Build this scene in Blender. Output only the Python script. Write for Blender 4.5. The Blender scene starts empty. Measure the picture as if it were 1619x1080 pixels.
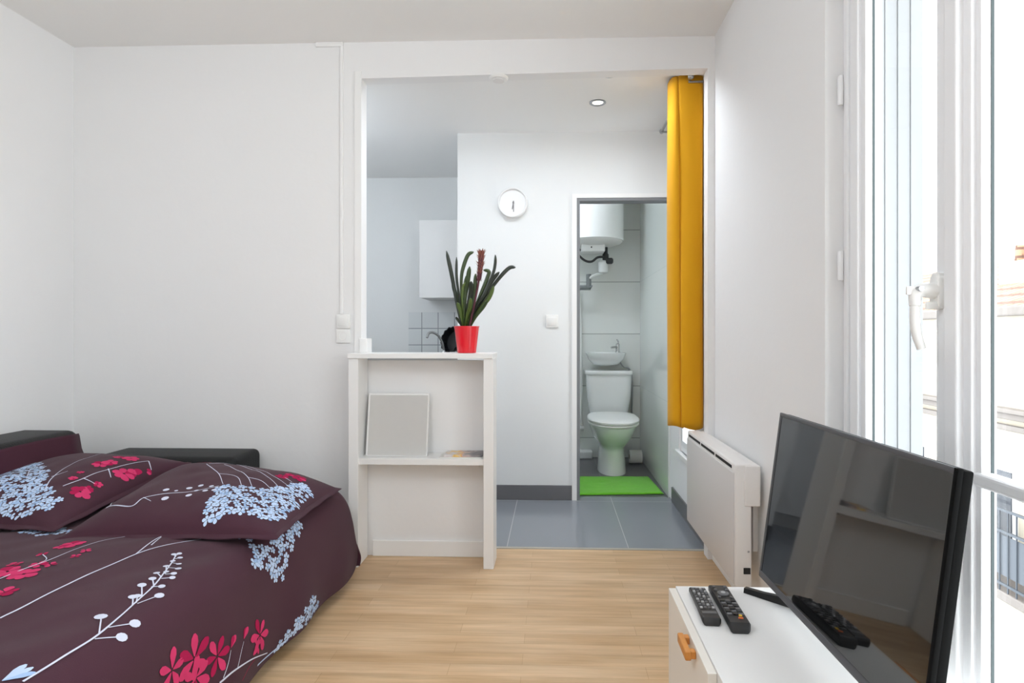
import bpy, bmesh, math, random
import numpy as np
from mathutils import Vector, Matrix, noise
PI = math.pi
SC = bpy.context.scene
C = SC.collection
random.seed(7)

# ------------------------------------------------------------------ camera
F, CX, CY, H = 920.0, 843.0, 530.0, 1.05
TH = math.atan(32 / 920)
W, HT = 1619.0, 1080.0
cam = bpy.data.cameras.new('camera')
camo = bpy.data.objects.new('camera', cam)
C.objects.link(camo)
camo.location = (0, 0, H)
camo.rotation_euler = (PI / 2, 0, TH)
cam.sensor_width = 36
cam.lens = 36 * F / W
cam.shift_x = (W / 2 - CX) / W
cam.shift_y = (CY - HT / 2) / W
cam.clip_start = .02
SC.camera = camo

# measuring helpers: where a sight line meets a real plane of the room
def ray(u, v):
    a = (u - CX) / F; c = (CY - v) / F
    return Vector((a * math.cos(TH) - math.sin(TH), a * math.sin(TH) + math.cos(TH), c))
O = Vector((0, 0, H))
def on_y(u, v, Y): d = ray(u, v); return O + d * (Y / d.y)
def on_x(u, v, X): d = ray(u, v); return O + d * (X / d.x)
def on_z(u, v, Z): d = ray(u, v); return O + d * ((Z - H) / d.z)
def project(P):
    d = np.asarray(P, float) - np.array([0, 0, H])
    xr = d[..., 0] * math.cos(TH) + d[..., 1] * math.sin(TH)
    yf = -d[..., 0] * math.sin(TH) + d[..., 1] * math.cos(TH)
    return CX + F * xr / yf, CY - F * d[..., 2] / yf

# ------------------------------------------------------------------ materials
def srgb(r, g, b):
    f = lambda c: c / 12.92 if c <= .04045 else ((c + .055) / 1.055) ** 2.4
    return (f(r / 255), f(g / 255), f(b / 255), 1)
def mat(name, rgb, rough=.5, metal=0, spec=.5, bump=0, bscale=60, var=0, vscale=6, coat=0, sheen=0, emit=0):
    m = bpy.data.materials.new(name); m.use_nodes = True
    n = m.node_tree.nodes; l = m.node_tree.links
    p = n['Principled BSDF']
    col = srgb(*rgb)
    p.inputs['Base Color'].default_value = col
    p.inputs['Roughness'].default_value = rough
    p.inputs['Metallic'].default_value = metal
    p.inputs['Specular IOR Level'].default_value = spec
    p.inputs['Coat Weight'].default_value = coat
    p.inputs['Sheen Weight'].default_value = sheen
    if emit:
        p.inputs['Emission Color'].default_value = col
        p.inputs['Emission Strength'].default_value = emit
    tc = n.new('ShaderNodeTexCoord')
    if var:
        t = n.new('ShaderNodeTexNoise'); t.inputs['Scale'].default_value = vscale; t.inputs['Detail'].default_value = 4
        r = n.new('ShaderNodeMix'); r.data_type = 'RGBA'
        r.inputs['A'].default_value = tuple(c * (1 - var) for c in col[:3]) + (1,)
        r.inputs['B'].default_value = tuple(min(1, c * (1 + var)) for c in col[:3]) + (1,)
        l.new(tc.outputs['Object'], t.inputs['Vector']); l.new(t.outputs['Fac'], r.inputs['Factor'])
        l.new(r.outputs['Result'], p.inputs['Base Color'])
    if bump:
        t = n.new('ShaderNodeTexNoise'); t.inputs['Scale'].default_value = bscale; t.inputs['Detail'].default_value = 5
        b = n.new('ShaderNodeBump'); b.inputs['Strength'].default_value = bump; b.inputs['Distance'].default_value = .01
        l.new(tc.outputs['Object'], t.inputs['Vector']); l.new(t.outputs['Fac'], b.inputs['Height'])
        l.new(b.outputs['Normal'], p.inputs['Normal'])
    return m
def tile_mat(name, c1, c2, mortar, w, h, msize, rough, offset=0.0, plane='xy', loc=(0, 0, 0), var=.25, spec=.5, coords='world', bump=.3):
    """tiles or planks from a brick pattern in world metres (objects sit at the origin)"""
    m = bpy.data.materials.new(name); m.use_nodes = True
    n = m.node_tree.nodes; l = m.node_tree.links; p = n['Principled BSDF']
    g = n.new('ShaderNodeNewGeometry'); sx = n.new('ShaderNodeSeparateXYZ'); cx = n.new('ShaderNodeCombineXYZ')
    l.new(g.outputs['Position'], sx.inputs[0])
    mp = n.new('ShaderNodeMapping'); mp.inputs['Location'].default_value = loc
    l.new(sx.outputs['XYZ'.index(plane[0].upper())], cx.inputs[0]); l.new(sx.outputs['XYZ'.index(plane[1].upper())], cx.inputs[1])
    l.new(cx.outputs[0], mp.inputs['Vector'])
    b = n.new('ShaderNodeTexBrick'); b.offset = offset; b.squash = 1; b.inputs['Scale'].default_value = 1
    b.inputs['Brick Width'].default_value = w; b.inputs['Row Height'].default_value = h
    b.inputs['Mortar Size'].default_value = msize; b.inputs['Mortar Smooth'].default_value = .1; b.inputs['Bias'].default_value = 0
    b.inputs['Color1'].default_value = srgb(*c1); b.inputs['Color2'].default_value = srgb(*c2); b.inputs['Mortar'].default_value = srgb(*mortar)
    l.new(mp.outputs[0], b.inputs['Vector'])
    p.inputs['Roughness'].default_value = rough; p.inputs['Specular IOR Level'].default_value = spec
    bp = n.new('ShaderNodeBump'); bp.inputs['Strength'].default_value = bump; bp.inputs['Distance'].default_value = .002; bp.invert = True
    l.new(b.outputs['Fac'], bp.inputs['Height']); l.new(bp.outputs['Normal'], p.inputs['Normal'])
    l.new(b.outputs['Color'], p.inputs['Base Color'])
    return m, n, l, b, mp, p

M = {}
M['wall'] = mat('wall_paint', (232, 232, 232), .75, spec=.2, bump=.06, bscale=35)
M['ceil'] = mat('ceiling_paint', (236, 235, 233), .85, spec=.15, bump=.05, bscale=30)
M['kwall'] = mat('kitchen_paint', (229, 231, 231), .6, spec=.25, bump=.05, bscale=35)
M['trimw'] = mat('white_gloss_trim', (236, 236, 235), .4)
M['white'] = mat('white_laminate', (232, 232, 231), .38)
M['edge'] = mat('white_edge_banding', (228, 224, 216), .4)
M['pvc'] = mat('window_pvc', (233, 234, 236), .3)
M['gasket'] = mat('green_black_gasket', (60, 74, 76), .5)
M['plastic'] = mat('white_plastic', (234, 234, 232), .35)
M['ceramic'] = mat('white_ceramic', (234, 236, 235), .12, coat=.4)
M['enamel'] = mat('white_enamel', (232, 232, 230), .25)
M['rad'] = mat('heater_white', (226, 224, 222), .45)
M['radf'] = mat('heater_front', (205, 203, 202), .5)
M['black'] = mat('black_plastic', (17, 17, 18), .4)
M['dark'] = mat('dark_slot', (12, 12, 12), .7)
M['leather'] = mat('black_leather', (15, 16, 18), .5, spec=.35, bump=.25, bscale=160)
M['maroon'] = mat('maroon_cotton', (69, 41, 52), .8, spec=.12, bump=.12, bscale=500, var=.08, vscale=3, sheen=.08)
M['maroon2'] = mat('maroon_cotton_plain', (68, 36, 48), .8, spec=.12, bump=.12, bscale=500, sheen=.08)
M['pwhite'] = mat('print_white', (206, 210, 226), .8, spec=.1)
M['pblue'] = mat('print_pale_blue', (188, 207, 234), .8, spec=.1, var=.12, vscale=25)
M['pblue2'] = mat('print_blue_shade', (160, 186, 222), .8, spec=.1)
M['ppink'] = mat('print_pink', (200, 58, 104), .8, spec=.1, var=.15, vscale=30)
M['ppink2'] = mat('print_dark_pink', (165, 30, 76), .8, spec=.1)
M['yellow'] = mat('mustard_curtain', (217, 158, 24), .75, spec=.15, bump=.15, bscale=400, sheen=.1)
M['chrome'] = mat('chrome', (200, 200, 200), .15, metal=1)
M['steel'] = mat('brushed_steel', (170, 172, 175), .3, metal=1)
M['greyp'] = mat('grey_paint', (122, 124, 128), .45)
M['greybase'] = mat('grey_skirting_tile', (106, 106, 109), .4, var=.08, vscale=10)
M['mat'] = mat('green_bath_mat', (116, 205, 44), .95, spec=.05, bump=.9, bscale=220, var=.12, vscale=40, sheen=.3)
M['canvas'] = mat('grey_panel_face', (196, 195, 192), .6, var=.02, vscale=30)
M['mag'] = mat('paper_white', (225, 224, 220), .5)
M['red'] = mat('red_glazed_pot', (222, 22, 40), .22, coat=.3)
M['soil'] = mat('soil', (45, 32, 24), .95, bump=.8, bscale=90)
M['leaf'] = mat('dark_green_leaf', (58, 76, 40), .4, var=.35, vscale=14)
M['leafl'] = mat('light_green_leaf', (84, 104, 46), .4, var=.3, vscale=14)
M['leafd'] = mat('blackish_leaf', (44, 52, 42), .4, var=.3, vscale=14)
M['bract'] = mat('rust_bract', (142, 82, 66), .6, var=.3, vscale=40)
M['bract2'] = mat('plum_bract', (96, 48, 60), .6, var=.3, vscale=40)
M['wood'] = mat('honey_wood', (205, 136, 62), .45, var=.2, vscale=30)
M['bezel'] = mat('grey_bezel', (78, 78, 81), .5)
M['shell'] = mat('matt_black_shell', (10, 10, 10), .8, spec=.1)
M['screen'] = mat('screen_glass', (9, 10, 11), .035)
M['screen'].node_tree.nodes['Principled BSDF'].inputs['IOR'].default_value = 1.9
M['btn'] = mat('button_grey', (105, 105, 108), .5)
M['btnw'] = mat('button_light', (176, 176, 178), .5)
M['btny'] = mat('button_yellow', (232, 190, 60), .5)
M['btno'] = mat('button_orange', (226, 120, 70), .5)
M['rem'] = mat('remote_black', (36, 36, 37), .42)
M['remg'] = mat('remote_grey_band', (96, 97, 99), .35)
M['pipe'] = mat('grey_pipe', (120, 124, 125), .4)
M['pipew'] = mat('white_pipe', (226, 228, 226), .35)
M['cable'] = mat('dark_cable', (44, 46, 48), .5)
M['pan'] = mat('black_pan', (26, 28, 31), .35)
M['clockface'] = mat('clock_face', (236, 236, 236), .35)
M['clockhand'] = mat('clock_hand', (120, 120, 122), .4)
M['led'] = mat('lamp_glow', (255, 246, 232), .5, emit=14)
M['paper'] = mat('tissue_paper', (232, 232, 228), .9, spec=.05)
M['facade'] = mat('cream_render', (186, 177, 162), .9, bump=.3, bscale=5, var=.05, vscale=1)
M['stone'] = mat('grey_stone_ledge', (122, 116, 112), .9)
M['slate'] = mat('street_grey', (92, 97, 104), .9)
M['rail'] = mat('grey_railing', (70, 76, 84), .5)
M['farpane'] = mat('far_window_glass', (58, 62, 70), .15)
M['shut'] = mat('orange_brown_shutter', (150, 92, 48), .6)
M['shutter'] = mat('pale_blue_grey_shutter', (140, 142, 144), .6)
M['exterior'] = mat('exterior_render', (236, 236, 234), .9)
def glass_mat():
    m = bpy.data.materials.new('clear_glass'); m.use_nodes = True
    n = m.node_tree.nodes; l = m.node_tree.links
    n.remove(n['Principled BSDF'])
    t = n.new('ShaderNodeBsdfTransparent'); t.inputs[0].default_value = (.96, .965, .96, 1)
    g = n.new('ShaderNodeBsdfGlossy'); g.inputs['Roughness'].default_value = .01
    lw = n.new('ShaderNodeLayerWeight'); lw.inputs[0].default_value = .5
    pw = n.new('ShaderNodeMath'); pw.operation = 'POWER'; pw.inputs[1].default_value = 5; l.new(lw.outputs['Facing'], pw.inputs[0])
    fr = n.new('ShaderNodeMath'); fr.operation = 'MULTIPLY_ADD'; fr.inputs[1].default_value = .9; fr.inputs[2].default_value = .025; l.new(pw.outputs[0], fr.inputs[0])
    mx = n.new('ShaderNodeMixShader')
    l.new(fr.outputs[0], mx.inputs[0]); l.new(t.outputs[0], mx.inputs[1]); l.new(g.outputs[0], mx.inputs[2])
    l.new(mx.outputs[0], n['Material Output'].inputs[0])
    return m
M['glass'] = glass_mat()

def plank_mat():
    m, n, l, b, mp, p = tile_mat('oak_laminate', (219, 192, 158), (206, 176, 139), (192, 161, 124), .62, .0645, .0009, .36, offset=.37, plane='xy', loc=(.1, .02, 0), bump=.15)
    # grain stretched along x
    g = n.new('ShaderNodeNewGeometry')
    gm = n.new('ShaderNodeMapping'); gm.inputs['Scale'].default_value = (2.2, 42, 1)
    l.new(g.outputs['Position'], gm.inputs['Vector'])
    t = n.new('ShaderNodeTexNoise'); t.inputs['Scale'].default_value = 1; t.inputs['Detail'].default_value = 6; t.inputs['Roughness'].default_value = .65
    l.new(gm.outputs[0], t.inputs['Vector'])
    cr = n.new('ShaderNodeValToRGB'); cr.color_ramp.elements[0].position = .3; cr.color_ramp.elements[0].color = (.76, .72, .67, 1)
    cr.color_ramp.elements[1].position = .72; cr.color_ramp.elements[1].color = (1.08, 1.06, 1.04, 1)
    l.new(t.outputs['Fac'], cr.inputs[0])
    # patches of warmer wood
    gm2 = n.new('ShaderNodeMapping'); gm2.inputs['Scale'].default_value = (1.6, 9, 1)
    l.new(g.outputs['Position'], gm2.inputs['Vector'])
    t2 = n.new('ShaderNodeTexNoise'); t2.inputs['Scale'].default_value = 1.5; t2.inputs['Detail'].default_value = 3
    l.new(gm2.outputs[0], t2.inputs['Vector'])
    cr2 = n.new('ShaderNodeValToRGB'); cr2.color_ramp.elements[0].position = .35; cr2.color_ramp.elements[0].color = (.9, .84, .76, 1)
    cr2.color_ramp.elements[1].position = .65; cr2.color_ramp.elements[1].color = (1.04, 1.04, 1.04, 1)
    l.new(t2.outputs['Fac'], cr2.inputs[0])
    x = n.new('ShaderNodeMix'); x.data_type = 'RGBA'; x.blend_type = 'MULTIPLY'; x.inputs['Factor'].default_value = 1
    l.new(b.outputs['Color'], x.inputs['A']); l.new(cr.outputs[0], x.inputs['B'])
    x2 = n.new('ShaderNodeMix'); x2.data_type = 'RGBA'; x2.blend_type = 'MULTIPLY'; x2.inputs['Factor'].default_value = 1
    l.new(x.outputs['Result'], x2.inputs['A']); l.new(cr2.outputs[0], x2.inputs['B'])
    l.new(x2.outputs['Result'], p.inputs['Base Color'])
    return m
M['oak'] = plank_mat()
M['ktile'] = tile_mat('grey_floor_tile', (134, 138, 145), (130, 134, 141), (176, 178, 178), .60, .825, .0022, .16, plane='xy', loc=(.83, .435, 0))[0]
M['btile'] = tile_mat('dark_bathroom_floor_tile', (92, 92, 96), (88, 88, 92), (120, 120, 120), .45, .45, .003, .3, plane='xy', loc=(.1, .1, 0))[0]
M['bwtile'] = tile_mat('bathroom_wall_tile', (222, 225, 222), (218, 221, 218), (168, 172, 170), .78, .447, .004, .14, plane='xz', loc=(.03, .28, 0))[0]
M['bstile'] = tile_mat('bathroom_side_tile', (222, 226, 222), (218, 223, 219), (208, 213, 210), 1.6, .894, .002, .06, plane='yz', loc=(.2, .28, 0))[0]
M['splash'] = tile_mat('splash_tile', (226, 230, 231), (222, 226, 227), (150, 156, 160), .135, .135, .0035, .15, plane='xz', loc=(.0, .11, 0))[0]
M['roof'] = tile_mat('clay_roof_tile', (196, 150, 120), (160, 118, 96), (110, 84, 72), .22, .18, .03, .9, offset=.5, plane='yz')[0]

# ------------------------------------------------------------------ mesh helpers
def NB(): return bmesh.new()
def box(bm, x0, x1, y0, y1, z0, z1, b=0, seg=2, mi=0, rot=None, at=None):
    mtx = Matrix.Translation(((x0 + x1) / 2, (y0 + y1) / 2, (z0 + z1) / 2)) @ Matrix.Diagonal((abs(x1 - x0), abs(y1 - y0), abs(z1 - z0), 1))
    r = bmesh.ops.create_cube(bm, size=1, matrix=mtx)
    vs = r['verts']
    fs = {f for v in vs for f in v.link_faces}
    for f in fs: f.material_index = mi
    if b:
        es = list({e for v in vs for e in v.link_edges})
        rb = bmesh.ops.bevel(bm, geom=es, offset=b, segments=seg, affect='EDGES', profile=.5)
        vs = list({v for f in rb['faces'] for v in f.verts} | {v for v in vs if v.is_valid})
    if rot is not None:
        bmesh.ops.transform(bm, matrix=rot, verts=vs)
    return vs
def loft(bm, rings, cap0=True, cap1=True, closed=True, mi=0):
    R = [[bm.verts.new(p) for p in r] for r in rings]
    n = len(R[0])
    for a, b in zip(R, R[1:]):
        for i in range(n if closed else n - 1):
            j = (i + 1) % n
            f = bm.faces.new((a[i], a[j], b[j], b[i])); f.material_index = mi
    if cap0: f = bm.faces.new(list(reversed(R[0]))); f.material_index = mi
    if cap1: f = bm.faces.new(R[-1]); f.material_index = mi
    return R
def lathe(bm, prof, c, n=32, axis='z', mi=0, caps=(True, True)):
    c = Vector(c); rings = []
    for r, h in prof:
        ring = []
        for i in range(n):
            a = 2 * PI * i / n; p, q = r * math.cos(a), r * math.sin(a)
            ring.append(c + (Vector((p, q, h)) if axis == 'z' else Vector((p, h, q)) if axis == 'y' else Vector((h, p, q))))
        rings.append(ring)
    loft(bm, rings, *caps, mi=mi)
def catmull(pts, k=8):
    pts = [Vector(p) for p in pts]
    if len(pts) < 3: 
        return [pts[0].lerp(pts[-1], i / k) for i in range(k + 1)]
    P = [pts[0] * 2 - pts[1]] + pts + [pts[-1] * 2 - pts[-2]]
    out = []
    for i in range(1, len(P) - 2):
        a, b, c, d = P[i - 1:i + 3]
        for s in range(k):
            t = s / k
            out.append(.5 * ((2 * b) + (c - a) * t + (2 * a - 5 * b + 4 * c - d) * t * t + (3 * b - a - 3 * c + d) * t ** 3))
    out.append(pts[-1]); return out
def tube(bm, pts, r, n=10, mi=0, k=6, smooth=True):
    pts = catmull(pts, k) if smooth else [Vector(p) for p in pts]
    rings = []; up = Vector((0, 0, 1))
    t0 = (pts[1] - pts[0]).normalized()
    s = t0.cross(up); s = s if s.length > .05 else t0.cross(Vector((1, 0, 0))); s.normalize()
    for i, p in enumerate(pts):
        t = (pts[min(i + 1, len(pts) - 1)] - pts[max(i - 1, 0)]).normalized()
        s = (s - t * s.dot(t)).normalized(); w = t.cross(s)
        rr = r(i / (len(pts) - 1)) if callable(r) else r
        rings.append([p + (s * math.cos(2 * PI * j / n) + w * math.sin(2 * PI * j / n)) * rr for j in range(n)])
    loft(bm, rings, mi=mi)
def prism(bm, poly, h0, h1, axis='z', mi=0):
    """polygon (a,b) extruded along axis"""
    f = {'z': lambda a, b, h: (a, b, h), 'y': lambda a, b, h: (a, h, b), 'x': lambda a, b, h: (h, a, b)}[axis]
    loft(bm, [[f(a, b, h0) for a, b in poly], [f(a, b, h1) for a, b in poly]], mi=mi)
def obj(name, bm, m, parent=None, smooth=None, origin=None):
    bmesh.ops.recalc_face_normals(bm, faces=bm.faces[:])
    me = bpy.data.meshes.new(name)
    o = bpy.data.objects.new(name, me); C.objects.link(o)
    for x in (m if isinstance(m, (list, tuple)) else [m]): me.materials.append(x)
    if parent is not None:
        base = Vector(parent['_o']); o.parent = parent; off = base; o['_o'] = list(base)
    else:
        if origin is None:
            off = Vector((0, 0, 0))
        elif origin == 'base':
            xs = [v.co for v in bm.verts]
            off = Vector(((min(p.x for p in xs) + max(p.x for p in xs)) / 2, (min(p.y for p in xs) + max(p.y for p in xs)) / 2, min(p.z for p in xs)))
        else: off = Vector(origin)
        o.location = off; o['_o'] = list(off)
    bmesh.ops.translate(bm, verts=bm.verts[:], vec=-off)
    bm.to_mesh(me); bm.free()
    if smooth is not None:
        for p in me.polygons: p.use_smooth = True
        me.set_sharp_from_angle(angle=math.radians(smooth))
    return o
def tag(o, label, cat, group=None):
    o['label'] = label; o['category'] = cat
    if group: o['group'] = group
    return o
def thing(name, label, cat, loc, group=None):
    o = bpy.data.objects.new(name, None); C.objects.link(o); o.location = loc; o['_o'] = list(loc)
    o.empty_display_size = .05
    return tag(o, label, cat, group)
def struct(name, bm, m, smooth=None, label=None):
    o = obj(name, bm, m, None, smooth); o['kind'] = 'structure'
    if label: o['label'] = label
    return o
def sroot(name, loc, label=None):
    o = bpy.data.objects.new(name, None); C.objects.link(o); o.location = loc; o['_o'] = list(loc); o['kind'] = 'structure'
    if label: o['label'] = label
    return o

# ------------------------------------------------------------------ room numbers (metres)
XL, XR = -2.33, .755
YF, YB, YB2 = -1.25, 2.75, 2.82          # wall behind the camera; partition front and back
YT = 2.865                               # where laminate meets tile
YC = 3.715                               # wall with the clock
YE = 5.03                                # bathroom back wall
YK = 4.75                                # kitchen back wall
ZC, ZK = 2.45, 2.345
XP = -.615                               # end of clock wall
XD = .150                                # bathroom door left edge
ZD = 1.918
XO0, XO1 = -.915, .722                   # opening in the partition
T = .25

# ------------------------------------------------------------------ shell
b = NB(); box(b, XL, XR, YF, YT, -.05, 0); struct('floor', b, M['oak'])
b = NB(); box(b, XL, XR, YT, YC + .08, -.05, 0); box(b, XL, XP, YC + .08, YK, -.05, 0); struct('floor_kitchen', b, M['ktile'])
b = NB(); box(b, XP + .1, XR, YC + .08, YE, -.05, 0); struct('floor_bathroom', b, M['btile'])
b = NB(); box(b, XL, XR, YT - .012, YT + .012, 0, .003, .001); struct('trim_threshold', b, mat('threshold_grey', (168, 162, 152), .4))
b = NB(); box(b, XL, XR, YF, YB, ZC, ZC + .1); struct('ceiling', b, M['ceil'])
b = NB(); box(b, XL, XR, YB2, YC, ZK, ZK + .2); box(b, XL, XP, YC, YK, ZK, ZK + .2)
M['kceil'] = mat('kitchen_ceiling_paint', (236, 236, 235), .8, spec=.2)
struct('ceiling_kitchen', b, M['kceil'])
b = NB(); box(b, XP + .1, XR, YC + .08, YE, ZK, ZK + .2); struct('ceiling_bathroom', b, M['kceil'])
b = NB(); box(b, XL - .15, XL, YF - .15, YK + .1, -.05, ZC + .1); struct('wall_left', b, M['wall'])
b = NB(); box(b, XL, XR, YF - .15, YF, -.05, ZC + .1); struct('wall_front', b, M['wall'])
# partition with the wide opening
b = NB()
box(b, XL, XO0, YB, YB2, 0, ZC)
vs = box(b, XO0, XO1, YB, YB2, 2.28, ZC)
for v in vs:
    if v.co.z < 2.3: v.co.z = 2.276 if v.co.x < 0 else 2.300
box(b, XO1, XR, YB, YB2, 0, ZC)
box(b, XO0, -.285, YB, YB2, 0, .93)
struct('wall_back', b, M['wall'])
# right wall with its openings
W1 = (.28, 1.645, .02, 2.28); W2 = (3.10, 3.53, .36, 2.15); W3 = (-1.05, -.12, .02, 2.28)  # the last opening is added behind the viewer for more daylight
b = NB()
def wall_x(ys, holes):
    y = ys[0]
    for (a, c, z0, z1) in holes:
        box(b, XR, XR + T, y, a, -.05, ZC + .1)
        box(b, XR, XR + T, a, c, z1, ZC + .1); box(b, XR, XR + T, a, c, -.05, z0)
        y = c
    box(b, XR, XR + T, y, ys[1], -.05, ZC + .1)
wall_x((YF - .15, YE + .1), [W3, W1, W2]); struct('wall_right', b, M['wall'])
# clock wall with bathroom doorway
b = NB()
box(b, XP, XD - .004, YC, YC + .08, 0, ZK); box(b, XD - .004, XR, YC, YC + .08, ZD + .005, ZK)
struct('wall_clock', b, M['kwall'])
b = NB(); box(b, XP, XP + .1, YC + .08, YE, 0, ZK); struct('wall_partition', b, M['kwall'])
b = NB(); box(b, XL, XP, YK, YK + .1, 0, ZK); struct('wall_kitchen', b, M['kwall'])
b = NB(); box(b, XP + .1, XR, YE, YE + .1, 0, ZK); struct('wall_bathroom', b, M['bwtile'])
b = NB(); box(b, XR - .012, XR, YC + .08, YE, 0, ZK); struct('wall_bathroom_side', b, M['bstile'])
# door frame of the bathroom
d1 = sroot('door_1', (XD, YC, 0))
def frame_L(bm, x0, x1, xr, z0, z1, y0, y1):
    prism(bm, [(x0, 0), (x1, 0), (x1, z0), (xr, z0), (xr, z1), (x0, z1)], y0, y1, 'y')
b = NB(); frame_L(b, XD - .032, XD - .002, XR - .001, ZD + .004, ZD + .030, YC - .012, YC); obj('door_casing', b, M['trimw'], d1)
b = NB(); frame_L(b, XD - .003, XD + .018, XR - .013, ZD - .014, ZD + .0045, YC - .007, YC + .085); obj('door_jamb', b, M['greyp'], d1)
# skirtings
b = NB(); box(b, -.86, -.29, YB - .012, YB, 0, .075, .003); struct('baseboard_back', b, M['trimw'])
b = NB(); box(b, XP, XD - .033, YC - .011, YC, 0, .093, .002); struct('baseboard_kitchen', b, M['greybase'])
b = NB(); box(b, XR - .011, XR, YT, YC - .012, 0, .093, .002); struct('baseboard_kitchen_right', b, M['greybase'])
b = NB(); box(b, XR - .014, XR, 1.66, YB - .005, 0, .085, .003); struct('baseboard_right', b, M['trimw'])
b = NB(); box(b, XL, XL + .012, YF, YB, 0, .075, .003); struct('baseboard_left', b, M['trimw'])
# cable trunking, casing board and little jamb block
b = NB(); box(b, -1.017, -1.003, YB - .010, YB, 1.15, 2.436, .002); struct('trim_1', b, M['trimw'])
b = NB(); box(b, -1.135, -1.003, YB - .012, YB, 2.428, 2.449, .002); struct('trim_2', b, M['trimw'])
b = NB(); box(b, -.925, -.885, YB - .012, YB2 - .01, .958, 1.035, .003); struct('trim_3', b, M['trimw'])
b = NB()
box(b, XO0 - .035, XO0, YB - .006, YB, .96, 2.31, .002)
struct('trim_4', b, M['trimw'])

# ------------------------------------------------------------------ windows
def rail_box(bm, y0, y1, z0, z1, x0, x1, bv=.003): box(bm, x0, x1, y0, y1, z0, z1, bv)
def ring_yz(bm, y0, y1, z0, z1, w, x0, x1, bv=.003):
    box(bm, x0, x1, y0, y0 + w, z0, z1, bv); box(bm, x0, x1, y1 - w, y1, z0, z1, bv)
    box(bm, x0, x1, y0 + w - .001, y1 - w + .001, z0, z0 + w, bv); box(bm, x0, x1, y0 + w - .001, y1 - w + .001, z1 - w, z1, bv)
w1 = sroot('window_1', (XR + .05, .96, .02))
XI = XR + .045                          # inner face of sashes
ym0, ym1 = 1.09, 1.245                  # meeting stiles (near edge, far edge)
b = NB()
ring_yz(b, W1[0], W1[1], W1[2], W1[3], .045, XI + .004, XI + .085)
for yy, x0 in ((1.597, XI - .008), (W1[0] + .028, XI - .008)):
    box(b, x0, XI + .03, yy, yy + .02, .05, 2.25, .004)
obj('window_frame', b, M['pvc'], w1)
def sash(name, y0, y1, bar=False, k=1.0):
    z0, z1 = .06, 2.24
    b = NB()
    ring_yz(b, y0, y1, z0, z1, .078 * k, XI, XI + .030, .003)
    ring_yz(b, y0 + .018 * k, y1 - .018 * k, z0 + .018 * k, z1 - .018 * k, .040 * k, XI - .010, XI + .02, .004)     # raised profile
    ring_yz(b, y0 + .062 * k, y1 - .062 * k, z0 + .062 * k, z1 - .062 * k, .017 * k, XI + .003, XI + .018, .004)
    if bar: box(b, XI - .006, XI + .028, y0 + .066 * k, y1 - .052 * k, .764, .792, .008, 3)
    s = obj(name, b, M['pvc'], w1)
    g = NB(); ring_yz(g, y0 + .077 * k - .003, y1 - .077 * k + .003, z0 + .077 * k - .003, z1 - .077 * k + .003, .005, XI + .018, XI + .0235, 0)
    obj('gasket', g, M['gasket'], s)
    g = NB(); box(g, XI + .0236, XI + .028, y0 + .0778 * k, y1 - .0778 * k, z0 + .0778 * k, z1 - .0778 * k)
    obj('glass_pane', g, M['glass'], s)
    return s
s1 = sash('far_sash', 1.168, 1.60)
s2 = sash('near_sash', W1[0] + .045, 1.166, True, .62)
b = NB(); box(b, XI - .024, XI - .004, 1.150, 1.188, .07, 2.23, .005, 3); obj('meeting_cover', b, M['pvc'], s1)
for zz in (.25, 1.24, 2.02, 1.72):
    b = NB(); lathe(b, [(.0065, -.04), (.0075, -.036), (.0075, .036), (.0065, .04)], (XI - .014, 1.622, zz), 14); obj('hinge', b, M['pvc'], w1, 40)
# handle
hy = 1.216; hz = 1.140; hx = XI - .010
b = NB()
rings = []
for x, k in ((hx, 1), (hx - .011, 1), (hx - .014, .86)):
    rings.append([(x, hy + k * .0155 * math.copysign(abs(math.cos(a)) ** .6, math.cos(a)), hz + k * .038 * math.copysign(abs(math.sin(a)) ** .5, math.sin(a))) for a in [2 * PI * i / 28 for i in range(28)]])
loft(b, rings)
hd = obj('window_handle', b, M['plastic'], w1, 40)
b = NB(); tube(b, [(hx - .012, hy, hz), (hx - .036, hy, hz + .002), (hx - .050, hy, hz - .008), (hx - .052, hy - .001, hz - .03)], lambda t: .0165 - .006 * t, 14); 
tube(b, [(hx - .050, hy, hz - .012), (hx - .053, hy - .002, hz - .05), (hx - .051, hy - .004, hz - .085), (hx - .042, hy - .006, hz - .118)], lambda t: .0085 + .001 * math.sin(PI * t), 14)
obj('handle_lever', b, M['plastic'], hd, 50)
b = NB(); box(b, hx - .070, hx - .052, hy - .004, hy + .002, hz - .008, hz + .010, .003); box(b, hx - .036, hx - .006, hy - .012, hy - .004, hz - .038, hz - .022, .004); obj('lock_tab', b, M['plastic'], hd, 40)
b = NB(); lathe(b, [(.0055, -.006), (.0055, .006)], (hx - .049, hy - .012, hz + .004), 14, 'y'); obj('lock_screw', b, M['steel'], hd, 40)
for k in range(4):
    b = NB(); x0 = XR + .108 + k * .032
    box(b, x0, x0 + .0315, 1.605 - .003 * k, 1.643, .05, 2.24, .0005)
    obj('folded_shutter', b, M['shutter'], w1)
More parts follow.
